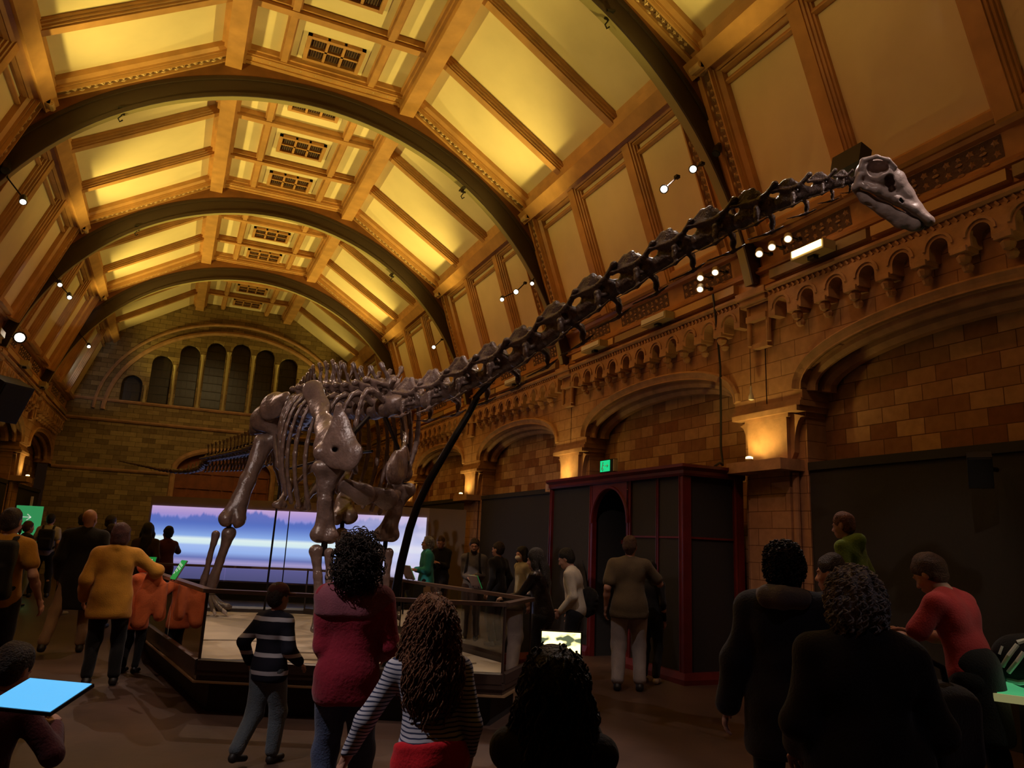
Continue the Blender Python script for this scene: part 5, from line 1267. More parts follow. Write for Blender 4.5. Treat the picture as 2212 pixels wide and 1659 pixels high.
    # --- top
    if top:
        s = SDF(vox, .05 * k); g = puff; torso(s, g)
        s.chain([T((0, -.01, 1.10)), T((0, -.012, max(hem + .10, .9)))], [(.132 * w + g) * k, (.155 * w + g) * k], k=.06 * k, sq=(RT @ V3(0, 1, 0), .74))
        if hem < .84: s.chain([PV * k + V3(0, -.01, .0), PV * k + V3(0, -.0, (hem + .08) - .93) * k], [(.155 * w + g) * k, (.170 * w + g * 1.5) * k], k=.06 * k, sq=((0, 1, 0), .76))
        for sh, e, wr_ in ((shL, eL, wL), (shR, eR, wR)):
            if sleeve <= 0: continue
            if sleeve <= .5: s.cap(sh, sh + (e - sh) * sleeve * 1.6, (.054 + g) * k, (.050 + g * 1.3) * k, k=.04 * k)
            else: s.cap(sh, e, (.051 + g) * k, (.042 + g) * k, k=.04 * k); s.cap(e, e + (wr_ - e) * min(1, (sleeve - .5) * 2) * .97, (.042 + g) * k, (.031 + g) * k, k=.03 * k)
        if top in ('jacket', 'coat', 'hoodie'): s.chain([T((-.055, -.045, 1.47)), T((0, -.065, 1.48)), T((.055, -.045, 1.47))], [.028 * k] * 3, k=.03 * k); s.cap(T((0, -.01, 1.44)), T((0, 0, 1.49)), .068 * k, .062 * k, k=.03 * k)
        if top == 'hoodie': s.ell(T((0, -.095, 1.44)), V3(.115, .065, .085) * k, RI_, k=.05 * k); s.chain([T((-.09, -.03, 1.47)), T((0, -.12, 1.46)), T((.09, -.03, 1.47))], [.035 * k, .05 * k, .035 * k], k=.04 * k)
        if top == 'coat': s.chain([PV * k, PV * k + V3(0, 0, (hem + .1) - .93) * k], [(.19 * w + g) * k, (.215 * w + g) * k], k=.08 * k, sq=((0, 1, 0), .75))
        s.box(PV * k + V3(0, 0, hem - .93 - .5) * k, (.6 * k, .6 * k, .5 * k), k=.012, op='s') if not seat else None
        add({'tshirt': 'shirt', 'sweater': 'sweater', 'jacket': 'jacket', 'coat': 'coat', 'hoodie': 'hooded_jacket', 'shirt': 'shirt'}[top], s, topm, wr * k, 21, int(abs(pos[1]) * 100))
    if legskirt is not None:
        s = SDF(vox, .05 * k); z1, m = legskirt; s.chain([PV * k + V3(0, -.01, .06) * k, PV * k + V3(0, 0, (z1 - .93)) * k], [.16 * k, .21 * k], k=.05 * k, sq=((0, 1, 0), .8)); add('skirt', s, m, .006, 20)
    # --- hair
    if hair:
        hv2 = max(vox * .8, .008); s = SDF(hv2, .02 * hs); amp, fr = .0035, 55
        g = {'short': .012, 'crop': .006, 'bob': .018, 'long': .018, 'curly': .040, 'pony': .012, 'bun': .012, 'wavy': .03, 'hood': .03}[hair]
        s.ell(hp_(0, -.020, .046), (V3(.074, .092, .088) + g) * hs, HI, k=.02 * hs); s.ell(hp_(0, -.045, -.0), (V3(.066, .060, .078) + g) * hs, HI, k=.03 * hs)
        s.ell(hp_(0, .105, -.035), V3(.075, .085, .090) * hs, HI, k=.02 * hs, op='s')
        if hair in ('short', 'crop'):
            for e in (-1, 1): s.ell(hp_(e * .085, .01, -.02), V3(.020, .030, .045) * hs, HI, k=.01, op='s')
        if hair in ('bob',): s.ell(hp_(0, -.02, -.03), V3(.098, .085, .10) * hs, HI, k=.03 * hs); s.ell(hp_(0, .10, -.03), V3(.058, .085, .10) * hs, HI, k=.02 * hs, op='s')
        if hair in ('long', 'wavy'):
            wv = hair == 'wavy'; n = 6
            pts = [hp_(0, -.05, -.02)] + [hp_(0, -.075, -.08) + (RT @ V3(.01 * math.sin(i), -.03 - .015 * i / n, -hairlen * i / n)) * k for i in range(1, n + 1)]
            s.chain(pts, [(.085 if wv else .072) * hs] + [((.115 if wv else .085) - (.035 if wv else .03) * (i / n) ** 2) * k for i in range(1, n + 1)], k=.03, sq=(RT @ V3(0, 1, 0), .5))
            for e in (-1, 1): s.chain([hp_(e * .07, -.01, .02), hp_(e * .088, .0, -.06), hp_(e * .095, -.02, -.14)], [.032 * hs, .034 * hs, .034 * hs], k=.03)
            amp = .009 if wv else .004; fr = 40
        if hair == 'curly': amp, fr = .011, 60; s.ell(hp_(0, -.055, -.055), V3(.115, .085, .085) * hs, HI, k=.04)
        if hair == 'pony': s.chain([hp_(0, -.10, .05), hp_(0, -.15, .02), hp_(0, -.16, -.08), hp_(0, -.14, -.17)], [.025 * hs, .034 * hs, .03 * hs, .012 * hs], k=.02)
        if hair == 'bun': s.ell(hp_(0, -.09, .09), V3(.04, .04, .04) * hs, HI, k=.01)
        P, F = s.mesh(); P = relax(P, F, 1); P = P + normals(P, F) * (wobble(P, 3, fr, 6) * amp * hs)[:, None]
        if strands:
            mb_ = MB(); mb_.v = [tuple(p) for p in P]; mb_.f = [tuple(q) for q in np.asarray(F)]; rs = np.random.RandomState(5); N_ = normals(P, F)
            cand = [i for i in range(len(P)) if (HI @ (P[i] - hc))[1] < .055 * hs]; 
            for _ in range(strands):
                i = cand[rs.randint(len(cand))]; p = P[i].copy(); nn = N_[i]
                if hair == 'curly':
                    r0 = .014 + .008 * rs.rand(); ax = rs.normal(size=3); ax /= np.linalg.norm(ax); a1 = np.cross(ax, nn); a1 /= np.linalg.norm(a1) + 1e-9; a2 = np.cross(ax, a1)
                    pts = [p + ax * .006 * j + r0 * (a1 * math.cos(j * .9) + a2 * math.sin(j * .9)) + nn * .002 * j for j in range(9)]; rr = [.0030] * 8 + [.001]
                else:
                    ph = rs.rand() * 6; pts = []; q = p + nn * .003; Ls = (.06 + .09 * rs.rand()) * {'short': .3, 'bob': .45}.get(hair, 1.0)
                    low = min(z[2] for z in P); 
                    for j in range(10):
                        t = j / 9; pts.append(q + V3(.008 * math.sin(ph + t * 9), .006 * math.cos(ph * 1.3 + t * 8), -Ls * t) + nn * (.010 * math.sin(PI * t) + .004)); 
                    rr = [.0036] * 9 + [.0008]
                mb_.tube(pts, rr, 4)
            o = mb_.build('hair', hairm, None, True); o.parent = root
        else:
            o = bpy.data.objects.new('hair', fast_mesh('hair', P, F, hairm)); COL.objects.link(o); o.parent = root
    info = dict(root=root, k=k, hc=hc, HR=HR, hs=hs, hp=hp_, T=T, torso=torso, wL=wL, wR=wR, eL=eL, eR=eR, shL=shL, shR=shR, base=base, add=add, RT=RT, RI=RI_, PV=PV * k, legs=legs)
    return info
def toworld(I, p):
    c, s_ = math.cos(I['base']), math.sin(I['base']); r = I['root'].location
    return V3(r.x + c * p[0] - s_ * p[1], r.y + s_ * p[0] + c * p[1], r.z + p[2])
def glasses(I):
    m = MB()
    for e in (-1, 1):
        c = I['hp'](e * .032, .096, .010); X = I['HR'][:, 0]; Z = I['HR'][:, 2]
        m.tube([c + (X * math.cos(a) * .022 + Z * math.sin(a) * .017) * I['hs'] for a in np.linspace(0, 2 * PI, 13)], .0022, 5); m.tube([c + X * e * .022 * I['hs'], I['hp'](e * .078, .0, .012)], .002, 5)
    m.tube([I['hp'](-.01, .098, .012), I['hp'](.01, .098, .012)], .002, 5); o = m.build('glasses', M_BLACK, None, True); o.parent = I['root']
def backpack(I, m, label, name='backpack', w=.15, h=.22, d=.085):
    k = I['k']; r = tag(empty(name, tuple(I['root'].location), I['base']), label, 'backpack')
    s = SDF(.016, .04); c = I['T']((0, -.215, 1.20)); s.box(c, V3(w, d, h) * k, I['RI'], .05, k=.03); s.box(I['T']((0, -.215 - d, 1.12)), V3(w * .75, d * .4, h * .5) * k, I['RI'], .03, k=.02)
    P, F = s.mesh(); P = relax(P, F, 1); P += normals(P, F) * (wobble(P, 2, 24) * .005)[:, None]; o = bpy.data.objects.new('bag_body', fast_mesh('bag_body', P, F, m)); COL.objects.link(o); o.parent = r
    for e in (-1, 1):
        mb = MB(); pts = [I['T']((e * .09, -.16, 1.34)), I['T']((e * .10, -.09, 1.475)), I['T']((e * .105, .03, 1.49)), I['T']((e * .11, .135, 1.36)), I['T']((e * .13, .14, 1.2)), I['T']((e * .16, .03, 1.06)), I['T']((e * .14, -.15, 1.02))]
        mb.tube(pts, .022 * k, 8); o = mb.build('shoulder_strap', m, None, True); o.parent = r
    return r
M_SHOE = pmat('dark_shoe_leather', (.02, .016, .015), .5); M_SHOEW = pmat('white_trainer', (.55, .50, .46), .6)
F_NAVY = fabric('black_navy_fabric', (.018, .018, .026)); F_BLK = fabric('black_fabric', (.010, .009, .010)); F_JEAN = fabric('blue_denim', (.055, .075, .15), bump=.4); F_JEANG = fabric('grey_blue_denim', (.12, .145, .17), bump=.4)
F_MAR = fabric('maroon_fleece', (.26, .010, .030), bump=.3, bscale=50); F_MARD = fabric('dusty_maroon_yoke', (.22, .06, .085))
F_MUS = fabric('mustard_fabric', (.52, .24, .025)); F_ORG = fabric('orange_quilted_fabric', (.60, .13, .035)); F_OLV = fabric('olive_khaki_cotton', (.13, .095, .055)); F_LGREY = fabric('pale_grey_cotton', (.42, .38, .38)); F_WHT = fabric('cream_white_knit', (.70, .66, .58)); F_TEAL = fabric('teal_cotton', (.035, .34, .33))
F_REDT = fabric('coral_red_cotton', (.50, .045, .05)); F_GRN = fabric('lime_green_fleece', (.16, .25, .02)); F_TAN = fabric('tan_trouser_cotton', (.30, .19, .12)); F_DBRN = fabric('dark_brown_fabric', (.05, .025, .018)); F_GREYM = fabric('mid_grey_fabric', (.15, .13, .12)); F_RED = fabric('bright_red_fleece', (.62, .008, .02)); F_DMAR = fabric('dark_maroon_fabric', (.09, .015, .02))
F_STRI = fabric('fine_striped_knit', (.50, .50, .58), stripe=(.0165, .34, (.035, .045, .10), .03)); F_STRB = fabric('blue_white_striped_cotton', (.55, .58, .66), stripe=(.018, .5, (.05, .12, .32), .05)); F_STRW = fabric('navy_top_wide_white_stripes', (.012, .012, .022), stripe=(.125, .24, (.50, .47, .50), .012))
F_LEATH = pmat('black_leather', (.012, .010, .011), .32, bump=.4, bscale=30)
REST = ((-.05, .02, -.50), (.05, .02, -.50))

# 1 maroon jacket, curly hair
I = person('person with dark curly hair in a maroon jacket and blue jeans, seen from behind', (1.04, 4.47), -6, 1.60, 'jacket', F_MAR, F_JEAN, 'curly', H_DARK, (.03, .20, -.40), (.02, .22, -.36), (4, -12), puff=.036, hem=.78, vox=.011, elbL=(-.15, -1, -.3), elbR=(.4, -1, -.3), wr=.008, strands=900, legpuff=.022, feet=((-.11, 0), (.12, .03)), wide=1.04)
T = I['T']; k = I['k']; s = SDF(.009, .05 * k); g = .036 * .62 + .007; I['torso'](s, g); s.cap(I['shL'], I['shL'] + (I['eL'] - I['shL']) * .5, (.053 + g) * k, (.047 + g) * k, k=.04 * k); s.cap(I['shR'], I['shR'] + (I['eR'] - I['shR']) * .5, (.053 + g) * k, (.047 + g) * k, k=.04 * k); s.box(T((0, 0, .80)), (.5, .5, .50 * k), I['RI'], k=.008, op='s')
I['add']('jacket_yoke', s, F_MARD, .005, 24)
# 2 girl with long wavy hair
I = person('child with long wavy auburn hair, finely striped top and red jacket tied at the waist', (1.09, 3.10), 8, 1.37, 'sweater', F_STRI, F_STRB, 'wavy', H_RED, (-.26, .10, -.50), (.08, .05, -.50), (5, -5), puff=.016, hem=.96, vox=.009, side=-4, lean=6, elbL=(-.7, -.6, .2), hairlen=.13, strands=1100, wr=.005, wide=1.02, feet=((-.12, -.1), (.10, .05)))
s = SDF(.009, .03); T = I['T']; k = I['k']
s.chain([T((0, -.01, .98)), T((0, -.012, 1.03))], [.205 * k, .192 * k], k=.03, sq=(I['RT'] @ V3(0, 1, 0), .78)); s.box(T((0, 0, 1.14)), (.4, .4, .075 * k), I['RI'], .01, k=.01, op='s'); s.box(T((0, 0, .83)), (.4, .4, .085 * k), I['RI'], .01, k=.01, op='s')
s.chain([T((.04, .14, .93)), T((.09, .17, .80)), T((.10, .16, .66))], [.035 * k, .03 * k, .028 * k]); s.chain([T((-.02, .14, .93)), T((-.06, .18, .82)), T((-.07, .17, .70))], [.035 * k, .03 * k, .028 * k]); s.chain([T((-.13, -.06, .93)), T((-.16, -.05, .80)), T((-.15, -.02, .70))], [.05 * k, .05 * k, .03 * k])
I['add']('tied_jacket', s, F_RED, .006, 30)
# 3 child filming with a phone
I = person('child with long dark hair holding up a phone, close to the viewer', (1.06, 1.99), 0, 1.33, 'jacket', F_NAVY, F_BLK, 'long', H_BLACK, (.12, .40, .14), (-.08, .40, .14), (0, -8), puff=.025, vox=.010, hairlen=.22, elbL=(-.35, -.2, -1), elbR=(.35, -.2, -1), strands=500, wide=1.0, wr=.006, curl=.9)
w1, w2_ = toworld(I, I['wL']), toworld(I, I['wR'])
pc = (w1 + w2_) / 2; fv = np.array([-math.sin(I['base']), math.cos(I['base']), 0]); rv = np.array([math.cos(I['base']), math.sin(I['base']), 0]); pc = pc + fv * .06 + V3(0, 0, .135)
ph = tag(empty('phone', tuple(pc), I['base']), 'phone with a bright yellow picture, raised above dark hair', 'phone')
m = MB(); m.obox((0, 0, 0), (.070, 0, 0), (0, .005, 0), (0, 0, .045)); o = m.build('case', M_BLACKM); o.parent = ph
mph = pmat('phone_screen_glow', (.1, .1, .05), .3, emit=(1.0, .82, .30), estr=2.6, var=0); nt = mph.node_tree; tc = nt.nodes.new('ShaderNodeTexCoord'); nz = nt.nodes.new('ShaderNodeTexNoise'); nz.inputs['Scale'].default_value = 2.2; rp = nt.nodes.new('ShaderNodeValToRGB'); e = rp.color_ramp.elements; e[0].position = .40; e[0].color = (.05, .06, .03, 1); e[1].position = .48; e[1].color = (1, .86, .35, 1); nt.links.new(tc.outputs['Generated'], nz.inputs['Vector']); nt.links.new(nz.outputs['Fac'], rp.inputs['Fac']); nt.links.new(rp.outputs['Color'], nt.nodes['Principled BSDF'].inputs['Emission Color'])
m = MB(); m.obox((0, -.0058, 0), (.065, 0, 0), (0, .0008, 0), (0, 0, .041)); o = m.build('screen', mph); o.parent = ph
# 4 boy with cap
I = person('child in a dark cap and a navy top with wide white stripes, walking', (.81, 6.03), -42, 1.24, 'sweater', F_STRW, F_JEANG, 'short', H_DARK, (-.10, -.02, -.44), (.06, .20, -.42), (-10, 0), feet=((-.08, -.26, .06), (.08, .10)), puff=.034, hem=.80, vox=.011, shoem=M_SHOE, legpuff=.03, wr=.006)
s = SDF(.009, .015); s.ell(I['hp'](0, -.012, .062), V3(.090, .108, .085) * I['hs'], I['HR'].T); s.box(I['hp'](0, 0, -.08), V3(.3, .3, .10), I['HR'].T, .01, k=.01, op='s'); s.cap(I['hp'](-.035, .10, .035), I['hp'](.035, .10, .035), .05, k=.02, sq=(I['HR'][:, 2], .22)); s.ell(I['hp'](0, .135, .028), V3(.06, .045, .008), I['HR'].T); I['add']('cap', s, fabric('dark_rust_cap_cotton', (.085, .022, .015)))
# 5 man with big dark jacket at right
I = person('person in a dark padded jacket with a grey hood, back turned, before the stone pier', (2.96, 3.05), -4, 1.70, 'jacket', F_NAVY, F_BLK, 'short', H_DARK, (-.14, .04, -.52), (.12, .10, -.48), (6, -4), puff=.05, hem=.68, vox=.012, strands=500, wide=1.05, wr=.008, feet=((-.12, 0), (.12, 0)))
s = SDF(.011, .03); T = I['T']; s.chain([T((-.11, -.02, 1.47)), T((-.07, -.12, 1.47)), T((.0, -.15, 1.47)), T((.07, -.12, 1.47)), T((.11, -.02, 1.47))], [.04, .055, .06, .055, .04]); I['add']('hood', s, F_GREYM, .006, 30)
# 6 older person with grey hair, dark coat
I = person('older person with grey hair in a huge black coat, foreground right', (2.46, 2.15), 14, 1.59, 'coat', F_BLK, F_BLK, 'bob', H_GREY, (-.06, .20, -.42), (.09, .22, -.40), (20, 8), puff=.05, hem=.42, vox=.012, strands=500, wide=1.10, wr=.008)
gb = tag(empty('shoulder_bag', (2.92, 2.22, .80)), 'large black bag hanging beside the grey-haired person in the huge coat', 'bag'); s = SDF(.016, .06); s.box((0, 0, .17), (.21, .13, .18), None, .09, k=.05); sobj('bag_body', s, F_BLK, None, .010, 14).parent = gb
m = MB(); m.tube([(-.10, 0, .33), (-.08, 0, .41), (0, 0, .44), (.08, 0, .41), (.10, 0, .33)], .013, 8); o = m.build('handle', M_BLACK, None, True); o.parent = gb
# 7 man carrying a child
I = person('person with a maroon top carrying a green-clad child on the shoulders', (4.04, 3.69), 62, 1.66, 'jacket', F_DMAR, F_BLK, 'short', H_DARK, (-.06, .12, -.10), (.06, .12, -.10), (12, 6), puff=.02, vox=.013, elbL=(-1, .2, -1), elbR=(1, .2, -1), curl=1.0)
I2 = person('child in a lime green hooded fleece riding on shoulders', (4.20, 3.66), 62, 1.06, 'hoodie', F_GRN, F_NAVY, 'short', H_GING, (.0, .18, -.26), (0, .18, -.26), (14, 10), puff=.035, vox=.011, zoff=1.36, seat=True, feet=((-.14, .22, -.44), (.14, .22, -.44)), shoem=M_SHOE, lean=10, wide=1.05, wr=.006)
# 8 bending man in red t-shirt
I = person('person in a coral red t-shirt bending forward over a phone by the green lit table', (4.70, 3.26), 62, 1.74, 'tshirt', F_REDT, F_BLK, 'short', H_BROWN, (.0, .36, -.22), (-.08, .36, -.22), (6, 32), lean=15, sleeve=.45, puff=.022, hem=.90, vox=.011, elbL=(-.6, -.2, -1), elbR=(.6, -.2, -1), curl=.9, feet=((-.12, .1), (.12, -.12)), wr=.005)
s = SDF(.012, .04); k = I['k']; s.chain([I['PV'] + V3(0, -.01, .06), I['PV'] + V3(0, -.02, -.30)], [.175, .19], k=.05, sq=((0, 1, 0), .8)); s.box(I['PV'] + V3(0, 0, -.55), (.5, .5, .2), k=.02, op='s'); I['add']('tied_coat', s, F_BLK, .01, 18)
pw = (toworld(I, I['wL']) + toworld(I, I['wR'])) / 2; fv = np.array([-math.sin(I['base']), math.cos(I['base']), 0])
p3 = tag(empty('phone', tuple(pw + fv * .11 + V3(0, 0, .0)), I['base']), 'dark phone in the hands of the bending person in red', 'phone'); m = MB(); m.obox((0, 0, 0), (.036, 0, 0), (0, .07, .03), (0, -.002, .004)); o = m.build('case', M_BLACKM); o.parent = p3
# 9 olive t-shirt man
I = person('person in an olive t-shirt and pale grey trousers facing the red booth', (5.20, 7.92), 4, 1.80, 'tshirt', F_OLV, F_LGREY, 'crop', H_BROWN, (-.09, .02, -.50), (.16, .34, -.14), (-14, 0), sleeve=.45, puff=.035, hem=.80, vox=.014, elbR=(.8, -.4, -1), feet=((-.13, -.03), (.13, .03)), wide=1.12, legpuff=.03, skin=SKIN, shoem=M_SHOE)
I = person('slim person in black with white trainers close behind the olive t-shirt', (5.76, 8.28), -20, 1.50, 'jacket', F_BLK, F_BLK, 'short', H_BLACK, *REST, (0, 0), vox=.016, shoem=M_SHOEW)
# 10 white sweater
I = person('person in a cream white sweater looking down beside the booth', (4.63, 8.24), 78, 1.63, 'sweater', F_WHT, F_NAVY, 'short', H_BLACK, (.0, .10, -.46), (.02, .02, -.50), (0, 24), lean=6, puff=.03, hem=.88, vox=.014)
bg = tag(empty('shoulder_bag', (4.83, 8.26, .80)), 'black furry shoulder bag behind the cream sweater', 'bag'); s = SDF(.014, .04); s.ell((0, 0, .18), (.13, .09, .19)); sobj('bag_body', s, F_BLK, None, .012, 60).parent = bg
m = MB(); m.tube([(.0, 0, .32), (-.06, -.03, .50), (-.12, -.04, .68)], .010, 6); o = m.build('strap', M_BLACK, None, True); o.parent = bg
# 11 leather jacket
I = person('person with long black hair in a black leather jacket leaning on the rail', (3.98, 7.83), 66, 1.60, 'jacket', F_LEATH, F_BLK, 'long', H_BLACK, (.02, .40, -.28), (.0, .40, -.26), (10, 10), lean=8, vox=.014, hairlen=.22, elbL=(-.5, -.2, -1), elbR=(.5, -.2, -1), curl=.8)
# 12 far right group behind the platform
I = person('person with long dark hair, white face mask and pale top behind the rail', (5.25, 11.10), 118, 1.60, 'tshirt', fabric('pale_lemon_top', (.40, .34, .20)), F_BLK, 'long', H_BLACK, *REST, (10, 4), vox=.018, sleeve=.45, hairlen=.16)
s = SDF(.010, .02); s.ell(I['hp'](0, .070, -.045), V3(.060, .052, .045) * I['hs'], I['HR'].T); I['add']('face_mask', s, M_WHITE)
person('person in a plain black top turned away next to the masked face', (5.08, 11.69), 50, 1.66, 'sweater', F_BLK, F_BLK, 'short', H_DARK, *REST, (10, 0), vox=.018, wide=1.08)
I = person('bearded person with glasses and rucksack straps over a grey shirt', (4.91, 12.37), 176, 1.70, 'shirt', F_GREYM, F_DBRN, 'short', H_DARK, (.10, .22, -.30), (-.10, .22, -.32), (0, 4), vox=.016, puff=.03)
glasses(I); s = SDF(.009, .02); s.ell(I['hp'](0, .045, -.075), V3(.058, .058, .045) * I['hs'], I['HR'].T); s.ell(I['hp'](0, .09, -.05), V3(.03, .03, .02) * I['hs'], I['HR'].T, k=.01, op='s'); I['add']('beard', s, H_DARK)
backpack(I, F_BLK, 'black rucksack worn by the bearded visitor')
I = person('person in black looking at a phone behind the teal top', (5.23, 15.03), 160, 1.76, 'sweater', F_BLK, F_BLK, 'crop', H_BROWN, (.10, .26, -.22), (-.10, .26, -.22), (0, 22), vox=.018)
I = person('person with short grey curls and glasses in a teal top', (4.48, 13.68), 104, 1.70, 'sweater', F_TEAL, F_BLK, 'short', H_GREY, (.06, .26, -.28), (-.04, .26, -.28), (-4, -4), vox=.016, strands=260, puff=.04, hem=.72, sleeve=.8)
glasses(I)
# 13 left: mustard jacket
I = person('person in a mustard jacket and black trousers standing at the platform corner', (-.47, 9.25), -8, 1.66, 'jacket', F_MUS, F_BLK, 'bob', hairmat('dark_red_hair', (.07, .018, .015)), (-.10, .06, -.48), (.20, .26, -.30), (-16, 0), puff=.045, hem=.72, vox=.012, wide=1.12, elbR=(1, -.5, -.1), wr=.008, feet=((-.12, 0), (.14, .06)), legpuff=.02)
s = SDF(.014, .04); s.chain([(0, 0, .0), (-.05, .02, -.22), (-.10, .0, -.48)], [.09, .12, .09], sq=((0, 1, 0), .6)); s.chain([(.08, 0, -.1), (.10, .02, -.42)], [.07, .06]); ct = sobj('coat', s, F_ORG, None, .012, 20); ct.location = toworld(I, I['eR'] + (I['wR'] - I['eR']) * .4) + V3(0, 0, -.02); tag(ct, 'orange coat hanging from the arm of the mustard jacket', 'coat')
I = person('child bundled in an orange hooded jacket at the rail', (-.22, 10.0), -28, 1.26, 'hoodie', F_ORG, F_BLK, None, H_DARK, (.02, .24, -.10), (.0, .26, -.08), (0, 10), puff=.045, hem=.66, vox=.013, elbL=(-1, 0, -.8), elbR=(1, 0, -.8), wr=.008)
s = SDF(.011, .02); s.ell(I['hp'](0, -.012, .03), V3(.100, .115, .115) * I['hs'], I['HR'].T); s.ell(I['hp'](0, .13, -.02), V3(.07, .08, .09) * I['hs'], I['HR'].T, op='s'); I['add']('hood', s, F_ORG, .004, 30)
# 14 far left, tank top with rucksack
I = person('person in a mustard t-shirt with a black rucksack at the left edge', (-1.36, 8.34), -18, 1.76, 'tshirt', F_MUS, F_NAVY, 'crop', H_DARK, (-.12, .02, -.46), (.16, .04, -.48), (-10, 6), sleeve=.35, puff=.03, vox=.013, wide=1.12)
backpack(I, F_BLK, 'black rucksack on the mustard t-shirt at the left edge', w=.17, h=.26)
# 15 bald man
person('bald person in a long black top and tan trousers in the left crowd', (-1.0, 11.64), -6, 1.85, 'sweater', F_BLK, F_TAN, None, H_DARK, *REST, (-20, 0), puff=.045, hem=.52, vox=.015, wide=1.12, feet=((-.26, -.25, .0), (.12, .05)))
# 16 far group
I = person('person in a pale t-shirt wearing a black rucksack near the green sign', (-2.50, 20.14), -8, 1.86, 'tshirt', F_LGREY, F_BLK, 'crop', H_BLACK, *REST, (-10, 0), sleeve=.4, vox=.02, feet=((-.16, 0), (.16, 0)))
backpack(I, F_BLK, 'black rucksack on the pale t-shirt near the green sign')
person('person with a ponytail in a black top in front of the green sign', (-2.60, 17.94), -62, 1.66, 'sweater', F_BLK, fabric('pale_green_trousers', (.20, .22, .14)), 'pony', H_BROWN, *REST, (0, 0), vox=.018)
person('person with long brown hair, white top and jeans in the left crowd', (-1.68, 16.42), -50, 1.60, 'tshirt', F_WHT, F_JEAN, 'long', H_BROWN, (.02, .26, -.26), (0, .24, -.3), (0, 8), vox=.018, shoem=M_SHOEW, hairlen=.24)
person('tall person in a brown jacket half hidden behind the bald head', (-1.66, 18.05), 10, 1.86, 'jacket', F_TAN, F_DBRN, 'short', H_DARK, *REST, (0, 0), vox=.02)
person('person with tousled hair in a black jumper left of the screen', (-1.06, 16.70), -20, 1.84, 'sweater', F_BLK, F_BLK, 'short', H_DARK, *REST, (-20, 0), vox=.018, wide=1.1)
person('person in dark maroon standing behind the mustard jacket', (-.86, 14.3), -25, 1.66, 'jacket', F_DMAR, F_BLK, 'bob', H_DARK, *REST, (-10, 0), vox=.018)
person('person with very long dark hair at the left end of the screen', (-.34, 15.0), -10, 1.72, 'coat', F_DBRN, F_BLK, 'long', H_BLACK, *REST, (0, 0), vox=.018, hairlen=.34, hem=.6)
person('person with tied dark hair lifting both hands in front of the screen', (.0, 15.67), 30, 1.68, 'jacket', F_DMAR, F_BLK, 'bun', H_BLACK, (.04, .24, -.02), (-.02, .24, -.02), (0, 0), vox=.018, elbL=(-1, 0, -.6), elbR=(1, 0, -.6))
# 17 seated-low child with tablet, bottom left
I = person('child with dark hair holding a glowing tablet, bottom left corner', (-.53, 3.43), -24, 1.17, 'sweater', F_DMAR, F_NAVY, 'short', H_DARK, (.12, .24, -.04), (.10, .20, -.12), (-14, 26), lean=10, vox=.011, puff=.03, curl=.8)
tb = tag(empty('tablet', (-.325, 3.08, 1.06), -.62), 'tablet glowing plain blue, held flat at the bottom left', 'tablet')
m = MB(); m.obox((0, 0, 0), (.13, 0, 0), (0, .09, .03), (0, -.002, .006)); o = m.build('case', M_BLACKM); o.parent = tb
m = MB(); m.obox((0, -.0025, .0068), (.125, 0, 0), (0, .085, .0283), (0, -.0003, .001)); o = m.build('screen', pmat('tablet_blue_glow', (.05, .2, .4), .3, emit=(.10, .46, .85), estr=1.15)); o.parent = tb

# ================================================================ lamps, signs, loudspeakers, table
def spotlight(c, tgt, label, n=1, r=.055, L=.20, group='spotlights on the iron arches', lens=None, body=M_BLACKM, bracket=(0, 0, .18)):
    c = V3(*c); d = V3(*tgt) - c; d /= np.linalg.norm(d)
    rt = tag(empty('spotlight', tuple(c)), label, 'spotlight', group)
    m = MB(); m.lathe(c, -d, [(-.01, r * 1.05), (.0, r * 1.05), (.0, r), (L * .6, r), (L, r * .55), (L, .001)], 14); m.build('lamp_housing', body, rt)
    m = MB(); m.lathe(c + d * .012, d, [(0, r * .78), (.004, r * .76), (.006, r * .4), (.008, .001)], 16); m.build('lamp_lens', lens or M_GLOW, rt)
    m = MB(); b = c - d * L * .5; br = V3(*bracket); m.tube([b, b + br * .6, b + br], .012, 6); m.obox(b + br, (.03, 0, 0), (0, .03, 0), (0, 0, .02)); m.build('bracket', M_BLACKM, rt); return rt
CAMP = (0.3, 1.0, 1.8)
spotlight((5.19, 7.2, 6.14), CAMP, 'lit spotlight lower left of the pair on the nearest arch', bracket=(.35, .2, .35)); spotlight((5.65, 7.2, 6.54), CAMP, 'lit spotlight upper right of the pair on the nearest arch', bracket=(.30, .2, .25))
spotlight((6.12, 7.3, 6.95), (3.0, 6.0, 0.5), 'unlit dark spotlight highest on the nearest arch', bracket=(.2, .15, .2), lens=M_BLACK)
spotlight((5.34, 12.7, 6.29), (2, 6, 1), 'smallest lit spotlight hanging lowest on the second arch', r=.045, bracket=(.35, .2, .25)); spotlight((5.63, 12.7, 6.5), CAMP, 'brightest lit spotlight on the second arch', bracket=(.28, .2, .3)); spotlight((6.02, 12.8, 6.78), (4, 8, 3), 'half turned spotlight highest on the second arch', r=.045, bracket=(.12, .1, .2))
spotlight((5.76, 18.2, 6.64), CAMP, 'single lit spotlight on the third arch at right', bracket=(.28, .2, .3))
spotlight((-2.68, 12.8, 6.45), (-1.5, 8, 1), 'lit spotlight high at the left edge below the dark fitting', bracket=(-.3, .1, .35)); spotlight((-2.98, 12.8, 6.9), (-1.8, 8.5, 1), 'dark long fitting on the second arch at the left edge', r=.06, L=.34, lens=M_BLACK, bracket=(-.25, .1, .3))
